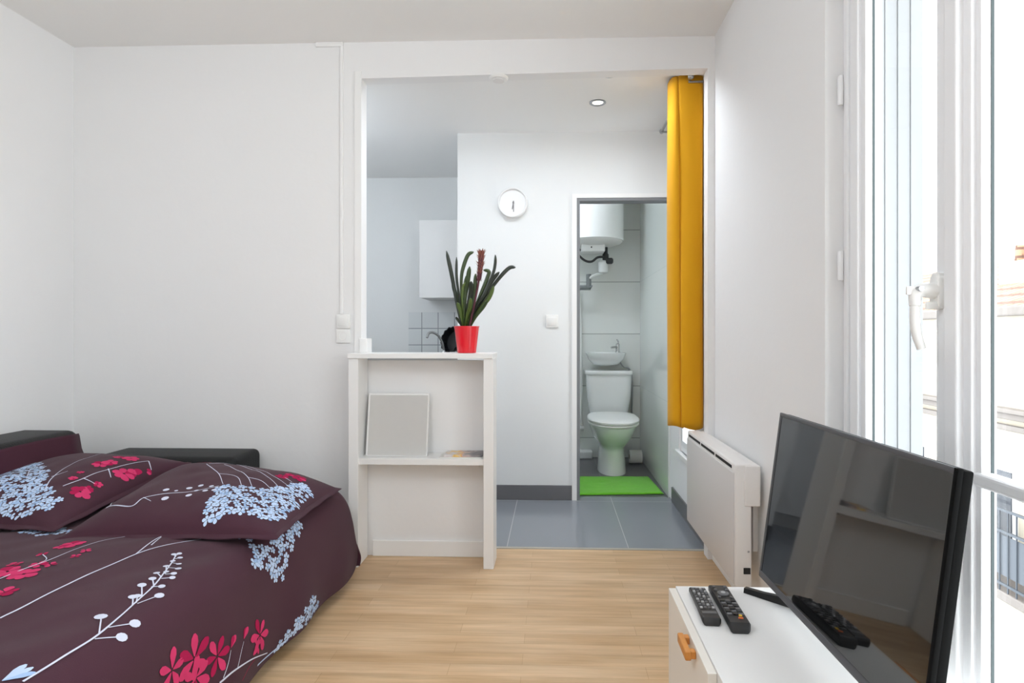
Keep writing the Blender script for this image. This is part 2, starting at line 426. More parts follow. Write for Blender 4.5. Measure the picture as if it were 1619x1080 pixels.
# second window, behind the curtain in the kitchen, and an unseen third added for light
def plain_window(name, Wd):
    y0, y1, z0, z1 = Wd
    r = sroot(name, (XR + .05, (y0 + y1) / 2, z0))
    b = NB(); ring_yz(b, y0, y1, z0, z1, .04, XR + .012, XR + .09); obj('window_frame', b, M['pvc'], r)
    b = NB(); ring_yz(b, y0 + .035, y1 - .035, z0 + .035, z1 - .035, .035, XR + .004, XR + .07, .004); s = obj('sash', b, M['pvc'], r)
    g = NB(); box(g, XR + .035, XR + .041, y0 + .07, y1 - .07, z0 + .07, z1 - .07); obj('glass_pane', g, M['glass'], s)
    b = NB(); box(b, XR - .02, XR + .02, y0 - .03, y1 + .03, z0 - .03, z0, .004); obj('window_sill', b, M['trimw'], r)
plain_window('window_2', W2); plain_window('added_window', W3)

# ------------------------------------------------------------------ street outside
XFc = 8.0
bd = thing('apartment_building', 'cream rendered building with tiled roof across the street outside the window', 'building', (XFc, 9, -7))
b = NB(); box(b, XFc, XFc + 5, 2, 24, -7, 1.50); obj('wall', b, M['facade'], bd)
b = NB(); prism(b, [(XFc - .25, 1.55), (XFc + 5, 3.2), (XFc + 5, 1.55)], 2, 24, 'y'); obj('roof', b, M['roof'], bd)
b = NB(); box(b, XFc - .28, XFc, 2, 24, 1.38, 1.55, .03); obj('gutter', b, M['stone'], bd)
b = NB(); box(b, XFc - .14, XFc, 2, 24, -.42, -.30, .02); box(b, XFc - .22, XFc, 2, 24, -.30, -.22, .02); box(b, XFc - .1, XFc, 2, 24, -.62, -.52, .02); obj('cornice', b, M['stone'], bd)
for yy in (7.9, 10.3, 12.7, 15.1):
    b = NB(); box(b, XFc - .03, XFc + .05, yy, yy + 1.1, -3.5, -1.25); w_ = obj('window', b, M['trimw'], bd)
    b = NB(); box(b, XFc - .05, XFc - .02, yy + .1, yy + .5, -3.4, -1.35); box(b, XFc - .05, XFc - .02, yy + .6, yy + 1.0, -3.4, -1.35); obj('pane', b, M['farpane'], w_)
    b = NB(); box(b, XFc - .08, XFc - .03, yy + 1.1, yy + 1.5, -3.5, -1.25, .01); obj('shutter', b, M['shut'], bd)
for (xx, yy, zz) in ((XFc + .9, 9.3, 2.3), (XFc + 1.6, 12.2, 2.6)):
    b = NB(); box(b, xx, xx + .5, yy, yy + .7, 1.4, zz, .02); c_ = obj('chimney', b, M['facade'], bd)
    for k in (.15, .45):
        b = NB(); lathe(b, [(.09, 0), (.075, .35)], (xx + .25, yy + k, zz), 14); obj('chimney_pot', b, M['roof'], c_, 40)
bl = NB(); box(bl, XFc - .75, XFc, 6.6, 17, -3.25, -3.10, .02); obj('balcony_slab', bl, M['stone'], bd)
b = NB()
for zz in (-1.80, -2.15, -3.0): box(b, XFc - .74, XFc - .70, 6.6, 17, zz, zz + .04)
for i in range(60): yy = 6.6 + i * .175; box(b, XFc - .73, XFc - .712, yy, yy + .018, -3.10, -1.80)
obj('balcony_railing', b, M['rail'], bd)
b = NB(); box(b, XFc - .70, XFc - .69, 7.2, 11, -2.85, -2.2); obj('balcony_screen', b, M['slate'], bd)
b = NB(); box(b, XR + T, XFc + 5, 0, 26, -7.2, -7.0); o = obj('street', b, M['slate']); o['kind'] = 'structure'

# ------------------------------------------------------------------ sofa bed
sb = thing('sofa_bed', 'black leather sofa bed opened flat in the left corner under the maroon bedding', 'sofa bed', (-1.6, 1.5, 0))
b = NB(); box(b, -2.322, -2.06, .3, 2.475, .03, .640, .04, 4); obj('backrest', b, M['leather'], sb, 50)
b = NB(); box(b, -2.055, -1.395, 2.50, 2.74, .03, .512, .03, 4); obj('armrest', b, M['leather'], sb, 50)
b = NB(); box(b, -2.05, -.93, .35, 2.47, .06, .33, .02, 3); obj('base', b, M['leather'], sb, 50)
for x in (-1.9, -.99):
    for y in (.45, 2.4):
        b = NB(); lathe(b, [(.02, 0), (.025, .065)], (x, y, 0), 14); obj('leg', b, M['black'], sb, 40)

# ------------------------------------------------------------------ fabric surfaces and their printed flowers
class Surf:
    def __init__(s, f, u0, u1, v0, v1): s.f, s.d = f, (u0, u1, v0, v1)
    def nrm(s, u, v):
        e = .004
        n = (s.f(u + e, v) - s.f(u - e, v)).cross(s.f(u, v + e) - s.f(u, v - e))
        return n.normalized() if n.length > 1e-12 else Vector((0, 0, 1))
    def grid(s, bm, nu, nv, mi=0):
        u0, u1, v0, v1 = s.d
        s.us = np.linspace(u0, u1, nu); s.vs = np.linspace(v0, v1, nv)
        R = [[s.f(u, v) for u in s.us] for v in s.vs]
        px = np.array([[list(p) for p in r] for r in R])
        s.pu, s.pv = project(px); s.dist = px[..., 1]
        V = [[bm.verts.new(p) for p in r] for r in R]
        for a, c in zip(V, V[1:]):
            for i in range(nu - 1):
                f = bm.faces.new((a[i], a[i + 1], c[i + 1], c[i])); f.material_index = mi
        return V
    def find(s, px, py):
        d = np.hypot(s.pu - px, s.pv - py)
        m = d.min()
        if m > 14: return None
        # nearest of the close candidates is the one that faces the viewer
        cand = np.argwhere(d < m + 5); j = min(cand, key=lambda ij: s.dist[ij[0], ij[1]] + .01 * d[ij[0], ij[1]])
        u, v = s.us[j[1]], s.vs[j[0]]
        for _ in range(6):
            e = .003
            p = s.f(u, v); a = project(p); bb = project(s.f(u + e, v)); c = project(s.f(u, v + e))
            J = np.array([[(bb[0] - a[0]) / e, (c[0] - a[0]) / e], [(bb[1] - a[1]) / e, (c[1] - a[1]) / e]])
            try: st = np.linalg.solve(J, np.array([px - a[0], py - a[1]]))
            except np.linalg.LinAlgError: break
            st = np.clip(st, -.02, .02); u += st[0]; v += st[1]
        return u, v
    def inside(s, u, v): return s.d[0] + .004 < u < s.d[1] - .004 and s.d[2] + .004 < v < s.d[3] - .004
class Print:
    def __init__(s, surf, bm, off=.0016): s.S, s.bm, s.off, s.k = surf, bm, off, 0
    def P(s, u, v, lift=0): 
        return s.S.f(u, v) + s.S.nrm(u, v) * (s.off + lift)
    def fan(s, c, pts, mi):
        if not all(s.S.inside(*p) for p in pts): return
        s.k += 1; lift = (s.k % 7) * .00012
        cv = s.bm.verts.new(s.P(*c, lift)); vs = [s.bm.verts.new(s.P(*p, lift)) for p in pts]
        for i in range(len(vs)):
            f = s.bm.faces.new((cv, vs[i], vs[(i + 1) % len(vs)])); f.material_index = mi
    def petal(s, c, ang, L, Wd, mi, start=.1):
        ca, sa = math.cos(ang), math.sin(ang)
        pts = []
        for t, w in ((start, .12), (.35, .6), (.62, 1), (.85, .85), (1, .25)):
            pts.append((t * L, w * Wd))
        pts = pts + [(a, -w) for a, w in reversed(pts)]
        q = [(c[0] + a * ca - w * sa, c[1] + a * sa + w * ca) for a, w in pts]
        m = (c[0] + .6 * L * ca, c[1] + .6 * L * sa)
        s.fan(m, q, mi)
    def flower(s, c, r, n, mi, mi2, wide=.36, ph=None):
        ph = random.random() * 6.28 if ph is None else ph
        for i in range(n):
            rr = r * random.uniform(.85, 1.1)
            s.petal(c, ph + 2 * PI * i / n + random.uniform(-.12, .12), rr, rr * wide, mi if random.random() < .75 else mi2)
    def dot(s, c, r, mi, n=10):
        s.fan(c, [(c[0] + r * math.cos(2 * PI * i / n), c[1] + r * math.sin(2 * PI * i / n)) for i in range(n)], mi)
    def uv(s, pts): return [q for q in (s.S.find(*p) for p in pts) if q is not None]
    def line(s, px, w, mi, taper=.5, k=8):
        q = s.uv(px)
        if len(q) < 2: return
        s.uvline(q, w, mi, taper, k)
    def uvline(s, q, w, mi, taper=.5, k=8):
        c = catmull([(a, b_, 0) for a, b_ in q], k)
        s.k += 1; lift = (s.k % 7) * .00012
        prev = None
        for i, p in enumerate(c):
            t = (c[min(i + 1, len(c) - 1)] - c[max(i - 1, 0)])
            if t.length < 1e-9: continue
            t.normalize(); n = Vector((-t.y, t.x)) * w * .46 * (1 - taper * i / len(c))
            A, B = (p.x + n.x, p.y + n.y), (p.x - n.x, p.y - n.y)
            if not (s.S.inside(*A) and s.S.inside(*B)): prev = None; continue
            cur = (s.bm.verts.new(s.P(*A, lift)), s.bm.verts.new(s.P(*B, lift)))
            if prev: f = s.bm.faces.new((prev[0], cur[0], cur[1], prev[1])); f.material_index = mi
            prev = cur
    def cluster(s, poly, n, r, mi, mi2):
        xs = [p[0] for p in poly]; ys = [p[1] for p in poly]; k = 0; tries = 0; done = []
        while k < n and tries < n * 40:
            tries += 1
            x, y = random.uniform(min(xs), max(xs)), random.uniform(min(ys), max(ys))
            ins = False
            for i in range(len(poly)):
                (x1, y1), (x2, y2) = poly[i], poly[i - 1]
                if (y1 > y) != (y2 > y) and x < (x2 - x1) * (y - y1) / (y2 - y1) + x1: ins = not ins
            if not ins: continue
            q = s.S.find(x, y)
            if q is None: continue
            if any((q[0] - a) ** 2 + (q[1] - c) ** 2 < (r * 1.7) ** 2 for a, c in done): continue
            done.append(q); k += 1
            s.flower(q, r * 1.3 * random.uniform(.75, 1.15), 5, mi, mi2, .34)
def Z(*pts): return [(x / 2.512, 650 + y / 2.512) for x, y in pts]
def Z1(x, y): return (x / 2.512, 650 + y / 2.512)
PM = [M['maroon'], M['pwhite'], M['pblue'], M['pblue2'], M['ppink'], M['ppink2']]

# duvet -------------------------------------------------------------
prof = catmull([(-2.04, .40, 0), (-1.9, .43, 0), (-1.5, .44, 0), (-1.15, .435, 0), (-1.0, .425, 0), (-.93, .405, 0), (-.885, .36, 0), (-.862, .29, 0), (-.845, .2, 0), (-.832, .12, 0), (-.836, .05, 0)], 10)
acc = [0.0]
for a, c in zip(prof, prof[1:]): acc.append(acc[-1] + (c - a).length)
UL = acc[-1]; accn = np.array(acc); prx = np.array([p.x for p in prof]); prz = np.array([p.y for p in prof])
def duvet_f(u, v):
    x = float(np.interp(u, accn, prx)); z = float(np.interp(u, accn, prz))
    y = v
    edge = max(0, min(1, (u - 1.05) / .45))              # 0 on top, 1 on the hanging side
    x += edge * (-.05 * max(0, 2.45 - y)) * 1.0
    n1 = noise.noise(Vector((u * 2.1, v * 2.0, 3.1))); n2 = noise.noise(Vector((u * 6 + v * 3, v * 5.5 - u * 2, 8.2)))
    n3 = noise.noise(Vector((u * 11 - v * 6, v * 4, 1.7)))
    z += (1 - edge) * (.012 * n1 + .008 * n2 + .004 * n3)
    x += edge * (.020 * n1 + .010 * math.sin(v * 17 + 2 * n1) * edge + .006 * n2)
    if u > UL - .25: z += .02 * (1 - (UL - u) / .25) * noise.noise(Vector((v * 3.3, 4, 4)))
    if y > 2.40:
        t = (y - 2.40); R = .075
        if t < R * PI / 2: y = 2.40 + R * math.sin(t / R); dz = R * (1 - math.cos(t / R))
        else: y = 2.40 + R; dz = R + t - R * PI / 2
        z = max(min(z, .06), z - dz * (1 - edge))
    return Vector((x, y, z))
S = Surf(duvet_f, 0, UL, .42, 2.62)
b = NB(); VO = S.grid(b, 150, 190)
VI = [[b.verts.new(v.co - S.nrm(S.us[i], S.vs[j]) * .005) for i, v in enumerate(r)] for j, r in enumerate(VO)]
for a, c in zip(VI, VI[1:]):
    for i in range(149): b.faces.new((a[i + 1], a[i], c[i], c[i + 1]))
for e1, e2 in ((VO[0], VI[0]), (VO[-1], VI[-1]), ([r[0] for r in VO], [r[0] for r in VI]), ([r[-1] for r in VO], [r[-1] for r in VI])):
    for i in range(len(e1) - 1): b.faces.new((e1[i], e1[i + 1], e2[i + 1], e2[i]))
pr = Print(S, b)
pr.line(Z((0, 825), (130, 760), (400, 630), (540, 570), (680, 530), (800, 510), (930, 492), (1000, 520)), .0052, 1, .3)
pr.line(Z((540, 570), (640, 500), (700, 488), (790, 475)), .004, 1)
pr.line(Z((600, 535), (640, 503)), .004, 1)
pr.line(Z((90, 1078), (240, 985), (390, 890), (530, 770), (640, 660), (700, 572)), .006, 1, .4)
for (dx, dy, sx, sy, r) in ((400, 820, 392, 888, .013), (535, 845, 430, 862, .013), (482, 900, 375, 908, .013), (632, 735, 545, 768, .012), (563, 694, 562, 740, .010), (527, 740, 525, 776, .010), (545, 737, 540, 765, .009),
                            (605, 668, 610, 695, .009), (642, 698, 600, 700, .009), (660, 618, 660, 640, .008), (684, 664, 640, 668, .008), (690, 648, 655, 650, .008), (622, 645, 640, 662, .008),
                            (708, 628, 670, 625, .008), (710, 610, 680, 605, .007), (660, 640, 655, 648, .007), (686, 598, 690, 600, .007), (715, 585, 695, 590, .007), (690, 572, 698, 580, .007), (712, 568, 702, 574, .007)):
    q = S.find(*Z1(dx, dy)); t = S.find(*Z1(sx, sy))
    if q and t: pr.dot(q, r, 1); pr.uvline([t, q], .0035, 1, 0)
pr.line(Z((0, 668), (100, 628), (200, 592), (330, 540), (430, 512), (555, 490)), .004, 1)
pr.line(Z((170, 572), (185, 590), (160, 606)), .003, 1)
for (x, y, r, n) in ((95, 650, .034, 6), (30, 640, .034, 6), (20, 722, .03, 5), (290, 530, .032, 6), (250, 540, .022, 5), (170, 570, .015, 4), (340, 556, .016, 4), (150, 612, .022, 5), (60, 610, .02, 4), (300, 578, .014, 4), (200, 612, .016, 4)):
    q = S.find(*Z1(x, y))
    if q: pr.flower(q, r, n, 4, 5, .36)
pr.cluster(Z((960, 510), (1010, 560), (1000, 605), (1060, 620), (1085, 668), (1125, 668), (1135, 610), (1160, 560), (1190, 455), (1150, 430), (1105, 468), (1060, 540), (1010, 520), (940, 495), (900, 492)), 80, .0125, 2, 3)
pr.cluster(Z((40, 440), (110, 430), (230, 465), (295, 482), (250, 490), (140, 498), (80, 480)), 34, .013, 2, 3)
for (x, y, r, n) in ((770, 985, .05, 6), (860, 975, .042, 6), (680, 1030, .042, 5), (775, 1060, .045, 6), (1030, 890, .042, 6), (1020, 935, .025, 4)):
    q = S.find(*Z1(x, y))
    if q: pr.flower(q, r * 1.2, n, 4, 5, .22)
for (x, y) in ((915, 940), (966, 905)):
    q = S.find(*Z1(x, y))
    if q: pr.petal(q, 2.2, .035, .009, 4, 0); pr.petal(q, 2.5, .03, .008, 5, 0)
pr.line(Z((870, 1080), (930, 1030), (1000, 985), (1060, 960)), .006, 1)
pr.line(Z((885, 1060), (905, 1000), (915, 950)), .003, 1)
pr.line(Z((940, 1025), (955, 960), (966, 915)), .003, 1)
pr.line(Z((960, 1070), (985, 1020), (1010, 985)), .003, 5)
pr.line(Z((1020, 1010), (1110, 930), (1180, 860), (1240, 745)), .006, 2)
pr.cluster(Z((1125, 890), (1165, 860), (1180, 830), (1240, 740), (1262, 765), (1215, 850), (1175, 900), (1110, 950), (1085, 960)), 60, .0115, 2, 3)
for a in (1.2, 1.6, .8):
    q = S.find(*Z1(8, 1076))
    if q: pr.petal(q, a, .05, .008, 2 if a > 1 else 3, 0)
dv = obj('duvet', b, PM, None, 60, origin=(-1.45, 1.45, .3))
tag(dv, 'maroon duvet printed with pink and pale blue flowers, spread over the sofa bed', 'duvet')

# pillows ------------------------------------------------------------
def pillow_surf(cx, cy, w, d, zb, rise, th, rot, seed, droop=0):
    cr, sr = math.cos(rot), math.sin(rot)
    def f(u, v, side=1):
        a, c = u / (w / 2), v / (d / 2)
        a_, c_ = max(-1, min(1, a)), max(-1, min(1, c))
        # sides pinch in a little between the pointed corners
        pu = u * (1 - .05 * (1 - c_ * c_)); pv = v * (1 - .05 * (1 - a_ * a_))
        t = (max(0, 1 - abs(a_) ** 2.6) ** .55) * (max(0, 1 - abs(c_) ** 2.6) ** .55)
        n = noise.noise(Vector((u * 5 + seed, v * 5, seed))) * .012 + noise.noise(Vector((u * 13, v * 11 + seed, 2.2))) * .005
        z = zb + rise * ((c_ + 1) / 2) ** 1.1 * (1 - droop * ((a_ + 1) / 2) ** 1.4)
        z += (th * t + n * t) if side > 0 else -(.25 * th * t)
        x, y = cx + pu * cr - pv * sr, cy + pu * sr + pv * cr
        return Vector((x, y, z))
    return f
def make_pillow(label, cx, cy, w, d, zb, rise, th, rot, seed, draw, droop=0):
    f = pillow_surf(cx, cy, w, d, zb, rise, th, rot, seed, droop)
    b = NB()
    S = Surf(lambda u, v: f(u, v, 1), -w / 2, w / 2, -d / 2, d / 2); S.grid(b, 70, 70)
    S2 = Surf(lambda u, v: f(u, v, -1), -w / 2, w / 2, -d / 2, d / 2); S2.grid(b, 40, 40)
    # flat sewn flange round the edge
    e = .018
    ringp = []
    N = 40
    for i in range(N): ringp.append((-w / 2 + w * i / N, -d / 2))
    for i in range(N): ringp.append((w / 2, -d / 2 + d * i / N))
    for i in range(N): ringp.append((w / 2 - w * i / N, d / 2))
    for i in range(N): ringp.append((-w / 2, d / 2 - d * i / N))
    inn = [f(*p) for p in ringp]
    out = []
    for i, p in enumerate(ringp):
        q = f(p[0], p[1]); c0 = Vector((cx, cy, q.z)); dr = (q - c0); dr.z = 0
        out.append(q + dr.normalized() * e + Vector((0, 0, .002 * math.sin(i * .7 + seed) - .006)))
    L = len(ringp)
    for off in (.0022, -.0022):
        A = [b.verts.new(p + Vector((0, 0, off))) for p in inn]; B = [b.verts.new(p + Vector((0, 0, off * .6))) for p in out]
        for i in range(L):
            j = (i + 1) % L; b.faces.new((A[i], A[j], B[j], B[i]))
    draw(Print(S, b), S)
    o = obj('pillow', b, PM, None, 60, origin=(cx, cy, zb - .02))
    return tag(o, label, 'pillow', 'square maroon pillows on the sofa bed')
def draw_right(pr, S):
    pr.cluster(Z((805, 440), (830, 365), (870, 300), (950, 300), (1060, 312), (1130, 300), (1200, 285), (1245, 345), (1180, 400), (1150, 430), (1060, 430), (960, 400), (880, 420)), 170, .0125, 2, 3)
    for l in (((820, 212), (868, 250), (886, 292)), ((890, 214), (975, 255), (1000, 300)), ((940, 212), (1060, 262), (1120, 320)), ((830, 210), (960, 214), (1090, 262), (1150, 305)), ((870, 250), (940, 262), (960, 300)), ((985, 265), (1040, 280), (1075, 310)), ((1130, 265), (1160, 285))):
        pr.line(Z(*l), .0042, 1)
    pr.line(Z((430, 382), (520, 380), (570, 347), (640, 332), (760, 322), (870, 300)), .0045, 1, 0)
    pr.line(Z((440, 378), (460, 355)), .003, 1); pr.line(Z((570, 345), (600, 360)), .003, 1)
    for (x, y, r) in ((660, 314, .010), (656, 348, .011), (752, 308, .010), (750, 336, .010), (798, 298, .009), (815, 318, .009), (460, 352, .006), (430, 382, .006), (700, 318, .006), (840, 300, .008), (850, 315, .008), (780, 318, .008)):
        q = S.find(*Z1(x, y))
        if q: pr.dot(q, r, 1)
    for (x, y, r) in ((850, 192, .03), (1120, 262, .028), (1185, 266, .03), (1150, 255, .02)):
        q = S.find(*Z1(x, y))
        if q: pr.flower(q, r, 6, 5, 4, .34)
def draw_left(pr, S):
    pr.cluster(Z((0, 235), (70, 222), (140, 208), (180, 240), (165, 290), (215, 312), (190, 335), (250, 345), (200, 385), (120, 412), (60, 432), (0, 415)), 200, .0135, 2, 3)
    for l in (((0, 245), (90, 225), (160, 215)), ((180, 310), (205, 270), (240, 240), (300, 205), (400, 172)), ((250, 300), (330, 270), (400, 242), (500, 215), (590, 200)), ((590, 200), (600, 235)), ((430, 230), (440, 265)), ((205, 262), (270, 240)), ((120, 235), (105, 270)), ((330, 268), (375, 290))):
        pr.line(Z(*l), .0042, 1)
    for (x, y, r) in ((318, 322, .034), (400, 212, .03), (440, 206, .026), (492, 250, .036), (545, 258, .036), (602, 252, .02), (388, 292, .016), (290, 268, .015), (520, 190, .03), (470, 185, .02), (350, 312, .018), (560, 290, .016), (320, 245, .012)):
        q = S.find(*Z1(x, y))
        if q: pr.flower(q, r, 6, 4, 5, .36)
make_pillow('maroon floral pillow at the right edge of the bed, nearer the white shelf unit', -1.185, 2.03, .64, .62, .440, .075, .090, .06, 3.3, draw_right, 1.25)
make_pillow('maroon floral pillow at the left of the bed, beside the plain maroon sheet', -1.82, 2.08, .56, .62, .450, .068, .085, -.04, 9.1, draw_left)
# plain sheet tucked over the left backrest
b = NB()
rows = []
for i in range(41):
    y = .45 + (2.45 - .45) * i / 40
    wv = .008 * noise.noise(Vector((y * 4, 1, 5)))
    top = .615 + .004 * math.sin(y * 9) - (.0 if i < 36 else 0)
    pts = [(-1.985 + wv, .452), (-2.015 + wv, .50), (-2.040 + wv, .56), (-2.05 + wv * .5, top), (-2.054, top + .010)]
    rows.append([(x, y, z) for x, z in pts])
R = [[b.verts.new(p) for p in r] for r in rows]
for a, c in zip(R, R[1:]):
    for i in range(4): b.faces.new((a[i], a[i + 1], c[i + 1], c[i]))
sh = obj('bed_sheet', b, M['maroon2'], None, 60, origin=(-2.02, 1.5, .452))
sm = sh.modifiers.new('thickness', 'SOLIDIFY'); sm.thickness = .005; sm.offset = 1
tag(sh, 'plain maroon sheet tucked up against the black backrest at the left wall', 'sheet')

# ------------------------------------------------------------------ shelf unit by the opening
su = thing('shelf_unit', 'white open shelf unit with one shelf, standing against the back wall beside the bed', 'shelf', (-.59, 2.68, 0))
xl0, xl1, xr0, xr1 = -.927, -.882, -.314, -.268
b = NB(); box(b, xl0, xl1, 2.60, YB - .014, 0, .945, .002); obj('side_panel', b, M['white'], su)
b = NB(); box(b, xr0, xr1, 2.60, YB - .014, 0, .945, .002); obj('side_panel', b, M['white'], su)
b = NB(); box(b, xl0 - .003, xr1 - .004, 2.592, YB + .066, .945, .967, .002); obj('top_board', b, M['white'], su)
b = NB(); box(b, xl1 - .003, xr0 + .003, 2.608, YB - .001, .463, .492, .0015); obj('shelf_board', b, M['white'], su)
for xx in (xr0 - .022,):
    b = NB(); box(b, xx, xx + .022, 2.62, 2.64, .452, .463, .002); obj('shelf_bracket', b, M['steel'], su)
# leaning panel
pn = thing('leaning_panel', 'square grey panel with a white edge leaning on the shelf of the white unit', 'panel', (-.71, 2.68, .492))
tl = math.radians(9)
rot = Matrix.Translation((-.724, 2.655, .493)) @ Matrix.Rotation(-.02, 4, 'Z') @ Matrix.Rotation(-tl, 4, 'X')
b = NB(); box(b, -.143, .143, 0, .018, 0, .288, .0015, rot=rot); obj('frame', b, M['white'], pn)
b = NB(); box(b, -.134, .139, -.0015, .002, .004, .280, rot=rot); obj('face', b, M['canvas'], pn)
# leaflets
b = NB(); box(b, -.520, -.325, 2.622, 2.735, .492, .4955, .0008); lf = obj('leaflet', b, M['mag'], None, origin='base')
tag(lf, 'white brochure at the bottom of the pile on the white shelf', 'leaflet', 'brochures on the shelf')
b = NB(); box(b, -.500, -.3245, 2.632, 2.735, .4957, .506, .0008)
def mag_mat():
    m = mat('magazine_cover', (200, 180, 160), .4); n = m.node_tree.nodes; l = m.node_tree.links
    tc = n.new('ShaderNodeTexCoord'); v = n.new('ShaderNodeTexNoise'); v.inputs['Scale'].default_value = 30; v.inputs['Detail'].default_value = 3
    sx = n.new('ShaderNodeSeparateXYZ'); ma = n.new('ShaderNodeMath'); ma.operation = 'MULTIPLY_ADD'; ma.inputs[1].default_value = 4.4
    l.new(tc.outputs['Object'], sx.inputs[0]); l.new(sx.outputs[0], ma.inputs[0]); l.new(v.outputs['Fac'], ma.inputs[2])
    cr = n.new('ShaderNodeValToRGB'); e = cr.color_ramp.elements
    e[0].position = .12; e[0].color = srgb(214, 210, 208); e[1].position = .95; e[1].color = srgb(96, 96, 100)
    for p_, c_ in ((.25, (206, 196, 196)), (.34, (232, 196, 104)), (.42, (214, 160, 120)), (.52, (196, 176, 172)), (.7, (140, 132, 132))):
        x = e.new(p_); x.color = srgb(*c_)
    l.new(tc.outputs['Object'], v.inputs['Vector']); l.new(ma.outputs[0], cr.inputs[0]); l.new(cr.outputs[0], n['Principled BSDF'].inputs['Base Color'])
    return m
lf = obj('leaflet', b, mag_mat(), None, origin='base')
tag(lf, 'colourful brochure on top of the pile on the white shelf', 'leaflet', 'brochures on the shelf')

# ------------------------------------------------------------------ potted plant
pc = on_z(738, 557, .967); pc.y = 2.705; pc.x = on_y(738, 557, 2.705).x
pl = thing('potted_plant', 'bromeliad with dark strap leaves and a rusty flower spike in a red pot', 'plant', (pc.x, pc.y, .967))
b = NB(); lathe(b, [(.040, .967), (.0435, .969), (.0575, 1.087), (.0590, 1.087), (.0590, 1.092), (.0545, 1.092), (.050, 1.074)], (pc.x, pc.y, 0), 40, caps=(True, False)); obj('pot', b, M['red'], pl, 35)
b = NB(); lathe(b, [(.0515, 1.076), (.03, 1.080), (.004, 1.082)], (pc.x, pc.y, 0), 24); obj('soil', b, M['soil'], pl, 50)
def leaf(pix, w, m, dy):
    """strap leaf through picture heights, pushed dy towards or away from the viewer at its tip"""
    n = len(pix); P = []
    for i, (u, v) in enumerate(pix):
        P.append(on_y(u, v, pc.y + dy * (i / (n - 1)) ** 1.3))
    c = catmull(P, 5); b = NB(); prev = None
    for i, p in enumerate(c):
        t = i / (len(c) - 1)
        d = (c[min(i + 1, len(c) - 1)] - c[max(i - 1, 0)]).normalized()
        view = Vector((.35 * math.sin(w * 9999), 1, 0)).normalized()
        s = d.cross(view); s = s.normalized() if s.length > 1e-4 else Vector((1, 0, 0))
        nn = s.cross(d).normalized()
        ww = w * (.50 + .50 * min(1, t * 1.6)) * (1 if t < .8 else max(.15, math.sqrt(max(0, 1 - ((t - .8) / .2) ** 2))))
        cur = [p + s * ww + nn * .004, p + nn * -.001, p - s * ww + nn * .004]
        cur = [b.verts.new(q) for q in cur]
        if prev:
            for k in range(2): b.faces.new((prev[k], prev[k + 1], cur[k + 1], cur[k]))
        prev = cur
    o = obj('leaf', b, m, pl, 70)
    md = o.modifiers.new('thickness', 'SOLIDIFY'); md.thickness = .0015; md.offset = 0
def q3(*pts): return [(690 + x / 5.686, 380 + y / 5.686) for x, y in pts]
LV = [
 (q3((225, 780), (175, 520), (135, 300), (90, 95)), .0050, 'leafd', -.02),
 (q3((235, 780), (205, 520), (180, 330), (180, 150)), .0036, 'leafd', .03),
 (q3((240, 780), (225, 500), (225, 330), (245, 230), (285, 130), (335, 103)), .0050, 'leaf', .02),
 (q3((250, 780), (255, 560), (280, 380), (300, 235)), .0060, 'leaf', -.03),
 (q3((240, 780), (215, 640), (190, 560)), .0050, 'leafl', -.03),
 (q3((255, 780), (240, 600), (240, 440), (265, 380)), .0046, 'leafl', -.02),
 (q3((265, 780), (285, 580), (310, 450), (312, 370)), .0056, 'leafd', -.05),
 (q3((270, 780), (330, 560), (345, 430), (350, 300)), .0052, 'leaf', .0),
 (q3((275, 780), (300, 600), (345, 450), (360, 400)), .0050, 'leafd', .04),
 (q3((280, 780), (350, 600), (410, 450), (455, 340), (470, 280), (420, 265)), .0052, 'leaf', .03),
 (q3((285, 780), (370, 580), (440, 440), (505, 300), (525, 210), (527, 130)), .0044, 'leafd', .05),
 (q3((285, 780), (360, 600), (440, 470), (510, 350), (565, 285)), .0050, 'leafd', -.02),
 (q3((295, 780), (390, 620), (470, 520), (515, 410)), .0054, 'leafl', -.03),
 (q3((290, 780), (400, 580), (500, 425), (590, 310), (660, 245), (712, 243)), .0050, 'leafd', .02),
 (q3((300, 780), (350, 690), (420, 600), (455, 540)), .0044, 'leaf', -.05),
 (q3((230, 780), (200, 730), (175, 695)), .0034, 'leafd', -.04),
 (q3((245, 780), (215, 600), (160, 440), (150, 360)), .0050, 'leaf', .04),
 (q3((265, 780), (300, 640), (330, 520), (345, 330)), .0048, 'leaf', .06),
 (q3((275, 780), (260, 620), (250, 500), (265, 320)), .0050, 'leaf', .05),
 (q3((260, 780), (275, 680), (300, 600), (310, 520)), .0050, 'leafl', -.06),
]
for pix, w, m, dy in LV: leaf(pix, w * 1.75, M[m], dy)
sp = [on_y(u, v, pc.y) for u, v in q3((300, 770), (360, 480), (385, 330), (400, 180), (405, 95))]
b = NB(); tube(b, sp, lambda t: .005 if t < .45 else .006 + .0065 * math.sin(PI * (t - .45) / .60), 10); fs = obj('flower_spike', b, [M['bract2']], pl, 60)
b = NB(); cs = catmull(sp, 12)
for i, p in enumerate(cs):
    t = i / (len(cs) - 1)
    if t < .42: continue
    for k in range(4):
        a = i * 2.4 + k * PI / 2
        o_ = Vector((math.cos(a), math.sin(a), 0)); L_ = .010 + .004 * math.sin(i)
        q0 = p + o_ * .010; q1 = q0 + o_ * L_ * (1.1 if t > .6 else .6) + Vector((0, 0, .012)); s_ = Vector((-o_.y, o_.x, 0)) * .004
        v = [b.verts.new(x) for x in (q0 - s_, q0 + s_, q1, q0 - Vector((0, 0, .006)))]
        for tri in ((0, 1, 2), (0, 2, 3), (1, 3, 2), (0, 3, 1)):
            f = b.faces.new([v[z] for z in tri]); f.material_index = 0 if t > .55 else 1
obj('bracts', b, [M['bract'], M['bract2']], fs)

